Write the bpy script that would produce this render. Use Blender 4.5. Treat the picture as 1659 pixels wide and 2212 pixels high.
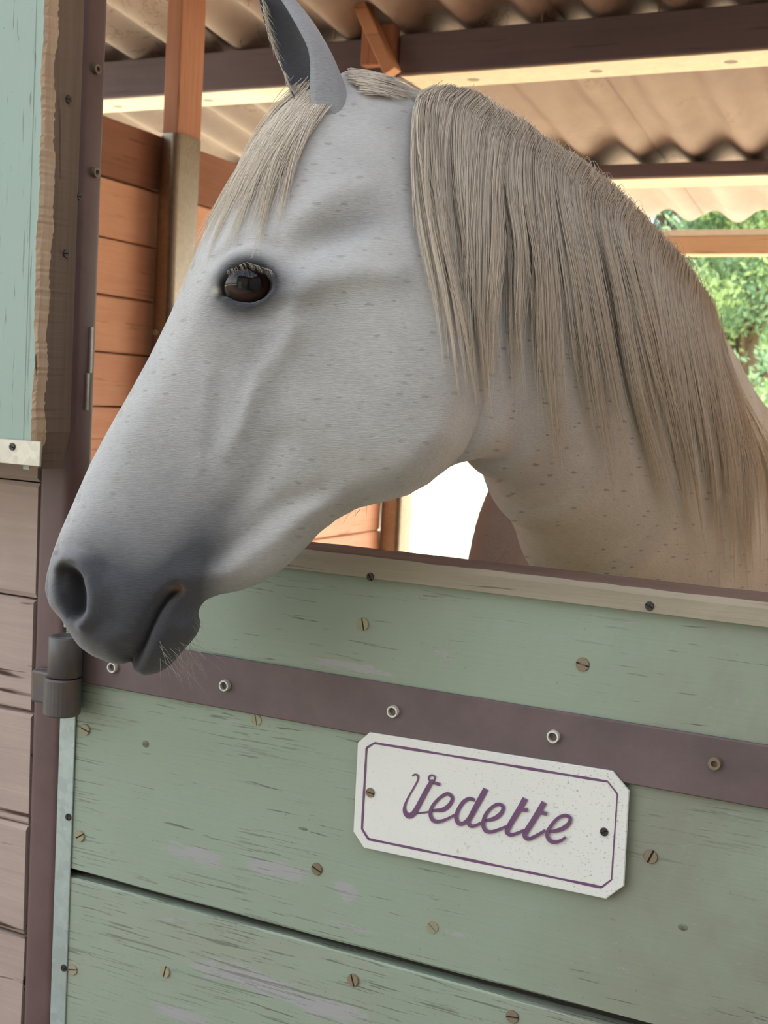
import bpy, bmesh, math, random
import numpy as np
from mathutils import Vector, Matrix
from mathutils.bvhtree import BVHTree

for o in list(bpy.data.objects):
    bpy.data.objects.remove(o)
SC = bpy.context.scene
COL = SC.collection
random.seed(7)
RNG = np.random.default_rng(11)

# ------------------------------------------------------------------ camera
F, CX, CY = 2700.0, 829.5, 1106.0
YAW, PIT, ROL = math.radians(26), math.radians(4.9), 0.055
CAM = np.array([0.0, -1.1, 1.45])
FW = np.array([-math.sin(YAW)*math.cos(PIT), math.cos(YAW)*math.cos(PIT), -math.sin(PIT)])
_R = np.array([math.cos(YAW), math.sin(YAW), 0.0])
_U = np.cross(_R, FW)
RC = _R*math.cos(ROL) + _U*math.sin(ROL)
UC = _U*math.cos(ROL) - _R*math.sin(ROL)

cd = bpy.data.cameras.new('camera')
cam = bpy.data.objects.new('camera', cd)
COL.objects.link(cam)
cam.matrix_world = Matrix(((RC[0], UC[0], -FW[0], CAM[0]), (RC[1], UC[1], -FW[1], CAM[1]),
                           (RC[2], UC[2], -FW[2], CAM[2]), (0, 0, 0, 1)))
cd.sensor_fit = 'VERTICAL'
cd.sensor_height = 36.0
cd.sensor_width = 27.0
cd.lens = F*36.0/2212.0
cd.clip_start = 0.02
cd.clip_end = 400
cd.dof.use_dof = True
cd.dof.focus_distance = 1.14
cd.dof.aperture_fstop = 15.0
SC.camera = cam

# ------------------------------------------------------------------ light
SC.view_settings.view_transform = 'Standard'
SC.view_settings.look = 'None'
SC.view_settings.gamma = 1.0
SC.view_settings.use_curve_mapping = False
SC.view_settings.exposure = 0.32

SUN_AZ = math.radians(28)      # clockwise from +y (behind the stable, to the right)
SUN_EL = math.radians(52)
w = bpy.data.worlds.new('sky')
SC.world = w
w.use_nodes = True
nt = w.node_tree
sky = nt.nodes.new('ShaderNodeTexSky')
sky.sky_type = 'NISHITA'
sky.sun_disc = False
sky.sun_elevation = SUN_EL
sky.sun_rotation = SUN_AZ
sky.air_density = 1.0
sky.dust_density = 2.5
bg = nt.nodes['Background']
bg.inputs['Strength'].default_value = 0.66
hz = nt.nodes.new('ShaderNodeHueSaturation')      # hazy, pale summer sky
hz.inputs['Saturation'].default_value = 0.30
nt.links.new(sky.outputs[0], hz.inputs['Color'])
nt.links.new(hz.outputs[0], bg.inputs['Color'])

sl = bpy.data.lights.new('sun', 'SUN')
sl.energy = 7.6
sl.angle = math.radians(0.6)
sl.color = (1.0, 0.955, 0.90)
sun = bpy.data.objects.new('sun', sl)
COL.objects.link(sun)
sd = Vector((math.sin(SUN_AZ)*math.cos(SUN_EL), math.cos(SUN_AZ)*math.cos(SUN_EL), math.sin(SUN_EL)))
sun.rotation_euler = sd.to_track_quat('Z', 'Y').to_euler()
sun.location = sd*12


# ------------------------------------------------------------------ pixel helpers
def ray(u, v):
    return FW + RC*(u-CX)/F - UC*(v-CY)/F


def aty(u, v, y=0.0):
    r = ray(u, v)
    return CAM + r*((y-CAM[1])/r[1])


def atx(u, v, x):
    r = ray(u, v)
    return CAM + r*((x-CAM[0])/r[0])


def atz(u, v, z):
    r = ray(u, v)
    return CAM + r*((z-CAM[2])/r[2])


def atd(u, v, d):
    return CAM + ray(u, v)*d


# ------------------------------------------------------------------ materials
def lin(*c):
    return tuple(((x/255)/12.92 if x/255 <= .04045 else ((x/255+.055)/1.055)**2.4) for x in c) + (1.0,)


class NT:
    def __init__(s, name):
        s.m = bpy.data.materials.new(name)
        s.m.use_nodes = True
        s.t = s.m.node_tree
        s.b = s.t.nodes['Principled BSDF']

    def n(s, typ, **kw):
        n = s.t.nodes.new('ShaderNode'+typ)
        for k, v in kw.items():
            if k.startswith('_'):
                n.inputs[k[1:].replace('_', ' ')].default_value = v
            else:
                setattr(n, k, v)
        return n

    def l(s, a, b):
        s.t.links.new(a, b)

    def pos(s, scale=(1, 1, 1), rot=(0, 0, 0)):
        g = s.n('NewGeometry')
        mp = s.n('Mapping')
        mp.inputs['Scale'].default_value = scale
        mp.inputs['Rotation'].default_value = rot
        s.l(g.outputs['Position'], mp.inputs['Vector'])
        return mp.outputs[0]

    def noise(s, vec, scale=5, detail=4, rough=.55, dist=0.0):
        n = s.n('TexNoise')
        n.inputs['Scale'].default_value = scale
        n.inputs['Detail'].default_value = detail
        n.inputs['Roughness'].default_value = rough
        n.inputs['Distortion'].default_value = dist
        if vec is not None:
            s.l(vec, n.inputs['Vector'])
        return n.outputs['Fac']

    def ramp(s, fac, a, b, ca=(0, 0, 0, 1), cb=(1, 1, 1, 1)):
        if a > b:
            a, b, ca, cb = b, a, cb, ca
        r = s.n('ValToRGB')
        r.color_ramp.elements[0].position = a
        r.color_ramp.elements[0].color = ca
        r.color_ramp.elements[1].position = b
        r.color_ramp.elements[1].color = cb
        s.l(fac, r.inputs[0])
        return r.outputs[0]

    def rng(s, val, a, b):
        m = s.n('MapRange', interpolation_type='SMOOTHSTEP')
        m.inputs['From Min'].default_value = min(a, b)
        m.inputs['From Max'].default_value = max(a, b)
        m.inputs['To Min'].default_value = 0.0 if a < b else 1.0
        m.inputs['To Max'].default_value = 1.0 if a < b else 0.0
        s.l(val, m.inputs['Value'])
        return m.outputs[0]

    def mix(s, fac, a, b, mode='MIX'):
        m = s.n('Mix', data_type='RGBA', blend_type=mode)
        for sock, val in ((m.inputs[0], fac), (m.inputs[6], a), (m.inputs[7], b)):
            if isinstance(val, (tuple, float, int)):
                sock.default_value = val
            else:
                s.l(val, sock)
        return m.outputs[2]

    def math(s, op, a, b=0.0, clamp=False):
        m = s.n('Math', operation=op, use_clamp=clamp)
        for sock, val in ((m.inputs[0], a), (m.inputs[1], b)):
            if isinstance(val, (float, int)):
                sock.default_value = val
            else:
                s.l(val, sock)
        return m.outputs[0]

    def bump(s, h, strength=.3, dist=.002):
        b = s.n('Bump')
        b.inputs['Strength'].default_value = strength
        b.inputs['Distance'].default_value = dist
        s.l(h, b.inputs['Height'])
        s.l(b.outputs[0], s.b.inputs['Normal'])

    def out(s, col, rough=.6, metal=0.0, spec=.5):
        if isinstance(col, tuple):
            s.b.inputs['Base Color'].default_value = col
        else:
            s.l(col, s.b.inputs['Base Color'])
        s.b.inputs['Roughness'].default_value = rough
        s.b.inputs['Metallic'].default_value = metal
        s.b.inputs['Specular IOR Level'].default_value = spec
        return s.m


def m_green(name, axis='x', dirt=1.0, col=(140, 156, 136)):
    s = NT(name)
    sc = (3, 60, 60) if axis == 'x' else (60, 60, 3)
    grain = s.noise(s.pos(sc), 1.6, 5, .6, .3)
    fine = s.noise(s.pos((5, 160, 160) if axis == 'x' else (160, 160, 5)), 1.5, 3, .6)
    big = s.noise(s.pos((1, 1, 1)), 5, 4, .6)
    c = s.mix(s.ramp(big, .3, .75), lin(*col), lin(col[0]+6, col[1]+4, col[2]+6))
    # brown dirt film
    d = s.noise(s.pos((1, 1, .7)), 3.1, 5, .65, .6)
    sx = s.n('SeparateXYZ')
    s.l(s.n('NewGeometry').outputs['Position'], sx.inputs[0])
    gx = s.math('MULTIPLY', s.math('ADD', sx.outputs[0], .40), 2.6, True) if axis == 'x' else 0.0
    df = s.math('MULTIPLY', s.ramp(d, .32, .66), s.math('ADD', gx, .16), True)
    c = s.mix(s.math('MULTIPLY', df, dirt, True), c, lin(122, 112, 96))
    # worn patches showing lilac-grey wood
    wv = s.noise(s.pos((6, 6, 22) if axis == 'x' else (22, 22, 6)), 1.0, 8, .72, .5)
    wf = s.ramp(wv, .645, .68)
    if axis == 'x':
        acc = 0.0
        for (u, v, ru, rv) in ((600, 1878, 95, 34), (748, 1925, 34, 32), (760, 1440, 130, 13), (420, 1850, 90, 30), (760, 2003, 110, 7), (520, 2110, 170, 34), (690, 2175, 150, 32), (390, 2190, 90, 22), (990, 2020, 40, 8), (1520, 1690, 60, 12)):
            p, q = aty(u, v), aty(u+ru, v)
            rx = (q-p)[0]
            rz = (aty(u, v-rv)-p)[2]
            ex = s.math('MULTIPLY', s.math('SUBTRACT', sx.outputs[0], float(p[0])), 1/rx)
            ez = s.math('MULTIPLY', s.math('SUBTRACT', sx.outputs[2], float(p[2])), 1/rz)
            ez = s.math('ADD', ez, s.math('MULTIPLY', ex, .0))
            k = s.math('SUBTRACT', 1.0, s.math('ADD', s.math('MULTIPLY', ex, ex), s.math('MULTIPLY', ez, ez)), True)
            acc = s.math('MAXIMUM', acc, k)
        wv2 = s.noise(s.pos((24, 24, 90)), 1.5, 8, .8, .8)
        wf = s.math('MAXIMUM', wf, s.ramp(s.math('ADD', wv2, s.math('MULTIPLY', acc, .22)), .60, .66))
        # the board below the groove is weathered through
        low = s.math('MULTIPLY', s.ramp(sx.outputs[2], .90, .885), s.ramp(s.noise(s.pos((3, 3, 40)), 1.2, 5, .6), .35, .75))
        c = s.mix(s.math('MULTIPLY', low, .42), c, lin(150, 146, 132))
    c = s.mix(s.math('MULTIPLY', wf, .75), c, lin(160, 156, 160))
    # thin grain cracks
    area = s.ramp(s.noise(s.pos((2.2, 2.2, 5)), 1.7, 2, .5), .40, .58)
    g2 = s.noise(s.pos((9, 190, 190) if axis == 'x' else (190, 190, 9)), 1.3, 4, .6, .4)
    gr = s.math('MULTIPLY', s.math('MAXIMUM', s.math('MULTIPLY', s.ramp(grain, .35, .31), .6), s.ramp(g2, .37, .32)), area)
    if axis == 'x':
        g3 = s.noise(s.pos((11, 300, 300)), 1.15, 3, .55, .35)
        zz = sx.outputs[2]
        le = s.rng(sx.outputs[0], -.83, -.91)
        b1 = s.math('MULTIPLY', s.math('MULTIPLY', s.rng(zz, 1.05, 1.115), s.rng(zz, 1.20, 1.14)), s.rng(s.noise(s.pos((3, 3, 3)), 1.6, 2, .5), .42, .56))
        b2 = s.math('MULTIPLY', s.rng(zz, .72, .88), s.rng(zz, .91, .89))
        a3 = s.math('MAXIMUM', s.math('MAXIMUM', le, b1), s.math('MAXIMUM', b2, s.ramp(s.noise(s.pos((2.6, 2.6, 7)), 1.5, 2, .5), .60, .70)))
        thr = s.ramp(g3, .42, .37)
        gr = s.math('MAXIMUM', gr, s.math('MULTIPLY', thr, s.math('MULTIPLY', a3, .8)))
    c = s.mix(s.math('MULTIPLY', gr, .75), c, lin(84, 82, 70))
    sp = s.ramp(s.noise(s.pos((1, 1, 1)), 210, 2, .5), .70, .76)
    c = s.mix(s.math('MULTIPLY', sp, .35), c, lin(90, 85, 70))
    h = s.math('SUBTRACT', s.math('MULTIPLY', fine, .3), s.math('MULTIPLY', gr, 1.0))
    s.bump(h, .45, .0012)
    return s.out(c, .55)


def m_wood(name, ca, cb, axis='x', cracks=.7, rough=.8, scale=1.0, cc=(70, 50, 42)):
    s = NT(name)
    st = {'x': (2, 42, 42), 'y': (42, 2, 42), 'z': (42, 42, 2)}[axis]
    st = tuple(v*scale for v in st)
    g = s.noise(s.pos(st), 1.3, 5, .65, .9)
    c = s.mix(s.ramp(g, .28, .72), lin(*ca), lin(*cb))
    big = s.noise(s.pos(), 3.2, 4, .6)
    c = s.mix(s.math('MULTIPLY', s.ramp(big, .35, .75), .35), c, lin(*[int(v*.72) for v in ca]))
    st2 = tuple(v*1.9 for v in st)
    k = s.ramp(s.noise(s.pos(st2), 1.0, 3, .55, .5), .36, .31)
    c = s.mix(s.math('MULTIPLY', k, cracks), c, lin(*cc))
    s.bump(s.math('SUBTRACT', g, k), .6, .0015)
    return s.out(c, rough, 0, .3)


def m_steel(name, col, rust=.4, rough=.5, lo=.62, hi=.74):
    s = NT(name)
    n = s.noise(s.pos(), 14, 6, .65)
    c = s.mix(s.ramp(n, .35, .7), lin(*col), lin(*[min(255, int(v*1.12)+4) for v in col]))
    r = s.ramp(s.noise(s.pos((1, 1, .6)), 23, 6, .7, .5), lo, hi)
    c = s.mix(s.math('MULTIPLY', r, rust), c, lin(128, 84, 58))
    s.bump(s.noise(s.pos(), 160, 3, .6), .15, .001)
    return s.out(c, rough, 0.0, .4)


def m_galv(name, col=(168, 174, 172), metal=.7, rough=.42, dirt=.5):
    s = NT(name)
    v = s.n('TexVoronoi')
    v.inputs['Scale'].default_value = 120
    s.l(s.pos((1, 1, 1)), v.inputs['Vector'])
    sep = s.n('SeparateColor')
    s.l(v.outputs['Color'], sep.inputs[0])
    c = s.mix(sep.outputs[0], lin(*[int(x*.92) for x in col]), lin(*col))
    d = s.ramp(s.noise(s.pos(), 12, 6, .7, .4), .5, .72)
    c = s.mix(s.math('MULTIPLY', d, dirt), c, lin(128, 118, 100))
    s.bump(s.noise(s.pos(), 30, 4, .6), .12, .002)
    return s.out(c, rough, metal, .5)


def m_flat(name, col, rough=.6, metal=0.0, var=.12, sc=40):
    s = NT(name)
    n = s.noise(s.pos(), sc, 5, .65)
    a = tuple(max(0, int(v*(1-var))) for v in col)
    c = s.mix(s.ramp(n, .3, .7), lin(*a), lin(*col))
    s.bump(n, .12, .001)
    return s.out(c, rough, metal)


M = {}
M['green'] = m_green('green_paint', 'x')
M['green_v'] = m_green('green_paint_upper_door', 'z', .6, (140, 162, 148))
M['ext_wood'] = m_wood('weathered_wall_boards', (166, 148, 138), (186, 166, 154), 'x', 1.0, scale=.9)
M['int_wood'] = m_wood('warm_lit_stall_boards', (212, 158, 130), (224, 174, 146), 'y', .35, cc=(120, 66, 40))  # same boards as outside, warm interior light put into their colour
M['int_wood_dark'] = m_wood('brown_top_board', (136, 92, 72), (150, 104, 84), 'y', .4)
M['post_wood'] = m_wood('post_timber', (172, 122, 98), (190, 138, 112), 'z', .3)
M['edge_wood'] = m_wood('splintered_edge_wood', (178, 150, 122), (204, 180, 152), 'z', 1.0, .9, 1.6, (104, 80, 62))
M['old_wood'] = m_wood('grimy_edge_wood', (104, 88, 76), (124, 106, 90), 'z', .6)
M['beam'] = m_wood('haze_tinted_beam', (108, 97, 104), (120, 108, 114), 'x', .3)  # lens haze over the beams put into the colour as grey-lilac
M['brace'] = m_wood('brace_timber', (200, 146, 110), (216, 162, 126), 'x', .3)
M['rail'] = m_wood('rail_timber', (224, 190, 158), (236, 204, 174), 'x', .3)
M['white'] = m_flat('white_flashing', (246, 244, 236), .5, 0, .04, 30)
M['cap'] = m_wood('cap_wood', (150, 140, 120), (166, 156, 136), 'x', .5, .7, 1.3, (96, 84, 70))
M['cap_top'] = m_wood('cap_wood_worn', (112, 90, 80), (130, 106, 94), 'x', .5)
M['steel'] = m_steel('brown_painted_steel', (92, 72, 70), .25)
M['strap'] = m_steel('brown_strap_steel', (94, 80, 80), .3)
M['hinge'] = m_steel('rusty_hinge_steel', (80, 77, 75), .6, .42, .54, .70)
M['galv'] = m_galv('galvanised_strip', (176, 190, 186), .45, .45, .25)
M['galv_old'] = m_galv('stained_galvanised', (190, 186, 172), .5, .4, .8)
M['sheath'] = m_galv('post_sheath_metal', (142, 132, 118), .85, .34, .45)
M['bright'] = m_flat('pale_batten', (238, 226, 200), .6, 0, .08, 30)
M['zinc'] = m_galv('zinc_bolt', (226, 224, 214), .35, .4, .15)
M['screw'] = m_steel('painted_screw', (140, 134, 108), .5)
M['screw_rust'] = m_steel('rusty_screw', (118, 104, 84), .5)
M['screw_dark'] = m_flat('dark_screw', (70, 70, 66), .45, .6)
M['black'] = m_flat('dark_slot', (42, 38, 34), .8)
M['purple'] = m_flat('purple_lettering', (112, 76, 112), .45, 0, .10, 60)


def m_sign():
    s = NT('sign_enamel')
    n = s.noise(s.pos(), 8, 4, .6)
    c = s.mix(n, lin(214, 216, 208), lin(226, 227, 220))
    sx = s.n('SeparateXYZ')
    s.l(s.n('NewGeometry').outputs['Position'], sx.inputs[0])
    gx = s.math('MULTIPLY', s.math('ADD', sx.outputs[0], .48), 4.5, True)
    sp = s.ramp(s.noise(s.pos((1, 1, 1.6)), 330, 3, .6), .60, .70)
    c = s.mix(s.math('MULTIPLY', sp, s.math('ADD', s.math('MULTIPLY', gx, .5), .18)), c, lin(136, 122, 100))
    rs = s.ramp(s.noise(s.pos((1, 1, .6)), 38, 3, .6), .73, .78)
    c = s.mix(s.math('MULTIPLY', rs, .6), c, lin(176, 146, 104))
    return s.out(c, .5)


M['sign'] = m_sign()


def m_roof():
    s = NT('fibre_cement_roof')
    n = s.noise(s.pos((1, .6, 1)), 6, 6, .65, .4)
    c = s.mix(s.ramp(n, .3, .75), lin(156, 142, 136), lin(174, 160, 153))
    cr = s.math('MULTIPLY', s.rng(s.math('ABSOLUTE', s.math('SUBTRACT', s.noise(s.pos((5, 2.2, 3)), 1.3, 6, .65, .8), .5)), .010, .003), s.rng(s.noise(s.pos(), 2.2, 3, .5), .46, .60))
    c = s.mix(s.math('MULTIPLY', cr, .55), c, lin(104, 74, 60))
    sp = s.ramp(s.noise(s.pos(), 45, 3, .6), .68, .74)
    c = s.mix(s.math('MULTIPLY', sp, .4), c, lin(140, 108, 88))
    s.bump(n, .2, .003)
    return s.out(c, .9, 0, .2)


M['roof'] = m_roof()


def m_sand():
    s = NT('sand')
    n = s.noise(s.pos(), 1.2, 8, .7)
    c = s.mix(s.ramp(n, .3, .7), lin(222, 208, 172), lin(234, 222, 190))
    d = s.ramp(s.noise(s.pos((1, 2.2, 1)), 3.0, 6, .7), .60, .68)
    c = s.mix(s.math('MULTIPLY', d, .45), c, lin(176, 140, 100))
    g = s.ramp(s.noise(s.pos(), .16, 4, .6), .60, .68)
    c = s.mix(s.math('MULTIPLY', g, .45), c, lin(176, 184, 120))
    s.bump(s.noise(s.pos(), 30, 5, .7), .5, .02)
    return s.out(c, .95, 0, .1)


M['sand'] = m_sand()
M['floor'] = m_flat('trodden_earth', (196, 170, 132), .95, 0, .25, 9)
M['yard'] = m_flat('yard_earth', (104, 98, 86), .95, 0, .2, 25)
M['bark'] = m_wood('bark', (92, 78, 64), (120, 104, 86), 'z', .7)


def m_leaf(name, a, b):
    s = NT(name)
    oi = s.noise(s.pos(), 1.1, 3, .6)
    c = s.mix(s.ramp(oi, .35, .65), lin(*a), lin(*b))
    s.out(c, .5)
    s.b.inputs['Transmission Weight'].default_value = 0.0
    tr = s.n('BsdfTranslucent')
    s.l(c, tr.inputs['Color'])
    mx = s.n('MixShader')
    mx.inputs[0].default_value = .4
    s.l(s.b.outputs[0], mx.inputs[1])
    s.l(tr.outputs[0], mx.inputs[2])
    s.l(mx.outputs[0], s.t.nodes['Material Output'].inputs['Surface'])
    return s.m


M['leaf_a'] = m_leaf('leaf_light', (148, 176, 118), (182, 204, 142))
M['leaf_b'] = m_leaf('leaf_mid', (116, 150, 116), (144, 174, 132))
M['leaf_c'] = m_leaf('leaf_dark', (92, 126, 106), (116, 148, 122))


# ------------------------------------------------------------------ object helpers
def link(o, parent=None):
    COL.objects.link(o)
    if parent is not None:
        o.parent = parent
    return o


def tag(o, label=None, cat=None, kind=None, group=None):
    if label:
        o['label'] = label
    if cat:
        o['category'] = cat
    if kind:
        o['kind'] = kind
    if group:
        o['group'] = group
    return o


def empty(name, loc=(0, 0, 0), label=None, cat=None, kind=None, group=None):
    o = bpy.data.objects.new(name, None)
    o.location = loc
    o.empty_display_size = .05
    COL.objects.link(o)
    return tag(o, label, cat, kind, group)


def setparent(o, parent):
    """parent, keeping the world placement given in o.location (parents are unrotated)."""
    o.parent = parent
    if parent is not None:
        off = Vector((0, 0, 0))
        p = parent
        while p is not None:
            off += p.location
            p = p.parent
        o.location = Vector(o.location) - off
    return o


def obj(name, bm, mat, parent=None, smooth=False):
    me = bpy.data.meshes.new(name)
    bmesh.ops.recalc_face_normals(bm, faces=bm.faces)
    bm.to_mesh(me)
    bm.free()
    if smooth:
        for p in me.polygons:
            p.use_smooth = True
    for m in (mat if isinstance(mat, (list, tuple)) else [mat]):
        me.materials.append(m)
    o = bpy.data.objects.new(name, me)
    COL.objects.link(o)
    setparent(o, parent)
    return o


def from_mesh(name, me, loc, parent, rot=None):
    o = bpy.data.objects.new(name, me)
    COL.objects.link(o)
    o.location = loc
    if rot:
        o.rotation_euler = rot
    return setparent(o, parent)


def bm_box(x0, x1, y0, y1, z0, z1, bev=.002, seg=1, bm=None):
    nb = bmesh.new()
    bmesh.ops.create_cube(nb, size=1.0)
    for v in nb.verts:
        v.co = Vector((x0 if v.co.x < 0 else x1, y0 if v.co.y < 0 else y1, z0 if v.co.z < 0 else z1))
    if bev > 0:
        bmesh.ops.bevel(nb, geom=list(nb.edges), offset=bev, segments=seg, affect='EDGES', profile=.5)
    if bm is None:
        return nb
    tmp = bpy.data.meshes.new('tmp')
    nb.to_mesh(tmp)
    nb.free()
    bm.from_mesh(tmp)
    bpy.data.meshes.remove(tmp)
    return bm


def box(name, x0, x1, y0, y1, z0, z1, mat, parent=None, bev=.002, seg=1):
    return obj(name, bm_box(x0, x1, y0, y1, z0, z1, bev, seg), mat, parent)


def board(name, axis, a0, a1, y0, y1, z0, z1, mat, parent, warp=.0012, bev=.0025, nseg=24, seed=0):
    """a long board with a slightly uneven face and edge; axis 'x' or 'y'."""
    rnd = random.Random(seed)
    bm = bmesh.new()
    prof = [(y0, z0+bev), (y0+bev, z0), (y1-bev, z0), (y1, z0+bev), (y1, z1-bev), (y1-bev, z1), (y0+bev, z1), (y0, z1-bev)]
    rings = []
    ph = [rnd.uniform(0, 6) for _ in range(8)]
    for i in range(nseg+1):
        a = a0 + (a1-a0)*i/nseg
        r = []
        for k, (y, z) in enumerate(prof):
            dy = warp*math.sin(a*7+ph[k % 3]) + rnd.uniform(-1, 1)*warp*.35
            dz = warp*math.sin(a*5+ph[(k+3) % 6])*.8 + rnd.uniform(-1, 1)*warp*.4
            r.append(bm.verts.new((a, y+dy, z+dz) if axis == 'x' else (y+dy, a, z+dz)))
        rings.append(r)
    for i in range(nseg):
        for k in range(8):
            bm.faces.new((rings[i][k], rings[i][(k+1) % 8], rings[i+1][(k+1) % 8], rings[i+1][k]))
    bm.faces.new(rings[0])
    bm.faces.new(list(reversed(rings[-1])))
    return obj(name, bm, mat, parent)


def bm_lathe(prof, n=20, axis='y', center=(0, 0, 0), bm=None):
    """prof: list of (r, h) along the axis."""
    bm = bm or bmesh.new()
    rings = []
    for r, h in prof:
        ring = []
        for i in range(n):
            t = 2*math.pi*i/n
            c, s = r*math.cos(t), r*math.sin(t)
            p = {'y': (c, h, s), 'z': (c, s, h), 'x': (h, c, s)}[axis]
            ring.append(bm.verts.new((p[0]+center[0], p[1]+center[1], p[2]+center[2])))
        rings.append(ring)
    for a, b in zip(rings, rings[1:]):
        for i in range(n):
            bm.faces.new((a[i], a[(i+1) % n], b[(i+1) % n], b[i]))
    if prof[0][0] > 1e-6:
        bm.faces.new(rings[0])
    if prof[-1][0] > 1e-6:
        bm.faces.new(list(reversed(rings[-1])))
    return bm


# shared fastener meshes (axis -y = towards the viewer side of the door)
def slotted_screw_mesh(name, r, slot, mat_head, mat_slot, cross=False):
    bm = bmesh.new()
    n = 18
    for sgn in (1, -1):
        lo, hi = [], []
        a0 = math.asin(slot/r)
        for i in range(n+1):
            t = a0 + (math.pi-2*a0)*i/n
            x, z = r*math.cos(t), r*math.sin(t)*sgn
            lo.append(bm.verts.new((x, 0.0006, z)))
            hi.append(bm.verts.new((x*.9, -0.0013, z*.9 if abs(z) > slot*1.2 else z)))
        bm.faces.new(hi)
        for i in range(n):
            bm.faces.new((lo[i], lo[i+1], hi[i+1], hi[i]))
        bm.faces.new((lo[0], hi[0], hi[-1], lo[-1]))
    bmesh.ops.recalc_face_normals(bm, faces=bm.faces)
    nf = len(bm.faces)
    ring = [bm.verts.new((r*.98*math.cos(2*math.pi*i/24), -0.0002, r*.98*math.sin(2*math.pi*i/24))) for i in range(24)]
    f = bm.faces.new(ring)
    f.material_index = 1
    if cross:
        bm_box(-slot, slot, -.00135, 0, -r*.55, r*.55, 0, 1, bm)
        bm.faces.ensure_lookup_table()
        for f in list(bm.faces)[nf+1:]:
            f.material_index = 1
    me = bpy.data.meshes.new(name)
    bm.to_mesh(me)
    bm.free()
    me.materials.append(mat_head)
    me.materials.append(mat_slot)
    return me


def ring_bolt_mesh(name, ro, ri, mat, mat_in):
    bm = bmesh.new()
    n = 18
    prof = [(ro, .001), (ro, -.004), (ro*.93, -.005), (ri*1.05, -.005), (ri, -.0042), (ri, -.001)]
    bm_lathe(prof[:], n, 'y', bm=bm)
    for f in bm.faces:
        if len(f.verts) > 4:
            f.material_index = 1
    me = bpy.data.meshes.new(name)
    bm.to_mesh(me)
    bm.free()
    me.materials.append(mat)
    me.materials.append(mat_in)
    return me


SCREW = slotted_screw_mesh('screw_mesh', .0066, .0008, M['screw'], M['black'])
SCREW_R = slotted_screw_mesh('rusty_screw_mesh', .0066, .0009, M['screw_rust'], M['black'])
SCREW_D = slotted_screw_mesh('cross_screw_mesh', .0042, .0006, M['screw_dark'], M['black'], True)
BOLT = ring_bolt_mesh('bolt_mesh', .0060, .0041, M['zinc'], M['hinge'])
BOLT_R = ring_bolt_mesh('rusty_bolt_mesh', .0056, .0028, M['screw_rust'], M['screw_rust'])

# ================================================================== the setting
XL = -2.0            # stall side of the left partition
YB = 3.2             # back of the stall

# ground
def plane(name, x0, x1, y0, y1, z, mat, n=1):
    bm = bmesh.new()
    bmesh.ops.create_grid(bm, x_segments=n, y_segments=n, size=.5)
    for v in bm.verts:
        v.co = Vector((x0+(v.co.x+.5)*(x1-x0), y0+(v.co.y+.5)*(y1-y0), z))
    return obj(name, bm, mat)


g = plane('ground', -90, 90, -60, 120, -.012, M['sand'], 4)
tag(g, 'bright sunlit sand paddock beyond the open back of the stable', 'sand ground', 'structure')
g = box('floor', -2.02, 2.3, -.05, YB+.15, -.08, 0.0, M['floor'])
tag(g, 'trodden earth floor inside the horse stall', 'floor', 'structure')
g = box('path', -25, 25, -16, -.06, -.08, -.002, M['yard'])  # out of frame; made dark and wide to cut low bounce light
tag(g, 'unseen earth yard in front of the stable door, darkened to cut bounce light', 'yard', 'structure')

# exterior wall, left of the door
wf = empty('wall_front', (-1.5, .01, 0), 'weathered pinkish board wall outside, left of the stable door', 'wall', 'structure')
zb = .938 - .134*7
k = 0
while zb < 2.25:
    z0, z1 = max(0.0, zb)+.002, zb+.134-.002
    board('plank', 'x', -2.25, -.979, .004, .028, z0, z1, M['ext_wood'], wf, .0016, .003, 30, 100+k)
    zb += .134
    k += 1
box('backing', -2.25, -.98, .0285, .036, 0, zb-.01, M['black'], wf, 0)

zb = 1.99
k = 0
while zb < 2.55:
    board('plank', 'x', -.975, .36, .004, .028, zb+.002, zb+.132, M['ext_wood'], wf, .0016, .003, 20, 150+k)
    zb += .134
    k += 1
wr2 = empty('wall_right', (2.3, 1.6, 0), 'far board partition closing the right of the stall', 'wall', 'structure')
wf2 = empty('wall_front_right', (1.3, .01, 0), 'weathered board wall on the latch side of the stable door', 'wall', 'structure')
for k in range(18):
    board('plank', 'x', .36, 2.33, .004, .028, k*.134+.003, k*.134+.132, M['ext_wood'], wf2, .0016, .003, 20, 170+k)
    if k < 16:
        board('plank', 'y', .05, 3.1, 2.3, 2.325, k*.1375+.003, k*.1375+.1355, M['int_wood'], wr2, .0014, .003, 20, 190+k)
# interior partition on the left
wl = empty('wall_left', (XL, 1.6, 0), 'orange horizontal board partition inside the stall behind the horse', 'wall', 'structure')
zs = [1.407-.1375*i for i in range(10, 0, -1)] + [1.407, 1.542, 1.681, 1.819, 1.962, 2.105]
for k in range(len(zs)-1):
    mat = M['int_wood_dark'] if k == len(zs)-2 else M['int_wood']
    xo = .006 if k == len(zs)-2 else (.002 if k % 3 == 0 else 0)
    board('plank', 'y', .05, 2.972, XL-.025+xo, XL+xo, max(.001, zs[k])+.0018, zs[k+1]-.0018, mat, wl, .0014, .003, 34, 200+k)
box('backing', XL-.034, XL-.0262, .05, 2.95, 0, 2.1, M['black'], wl, 0)

# steel door post
tp = empty('trim_1', (-.953, .02, 0), 'brown painted steel post carrying the door hinges', 'door post', 'structure')
pst = box('post', -.976, -.931, 0.0, .043, 0, 2.42, M['steel'], tp, .010, 4)
for p_ in pst.data.polygons:
    p_.use_smooth = True
for (u, v) in ((205, 150), (203, 373)):
    p = atx(u, v, -.931)
    from_mesh('rivet', BOLT_R, p, tp, (0, 0, math.pi/2))
hp = [atx(183, 878, -.929), atx(197, 712, -.929), atx(194, 805, -.929)]
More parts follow.
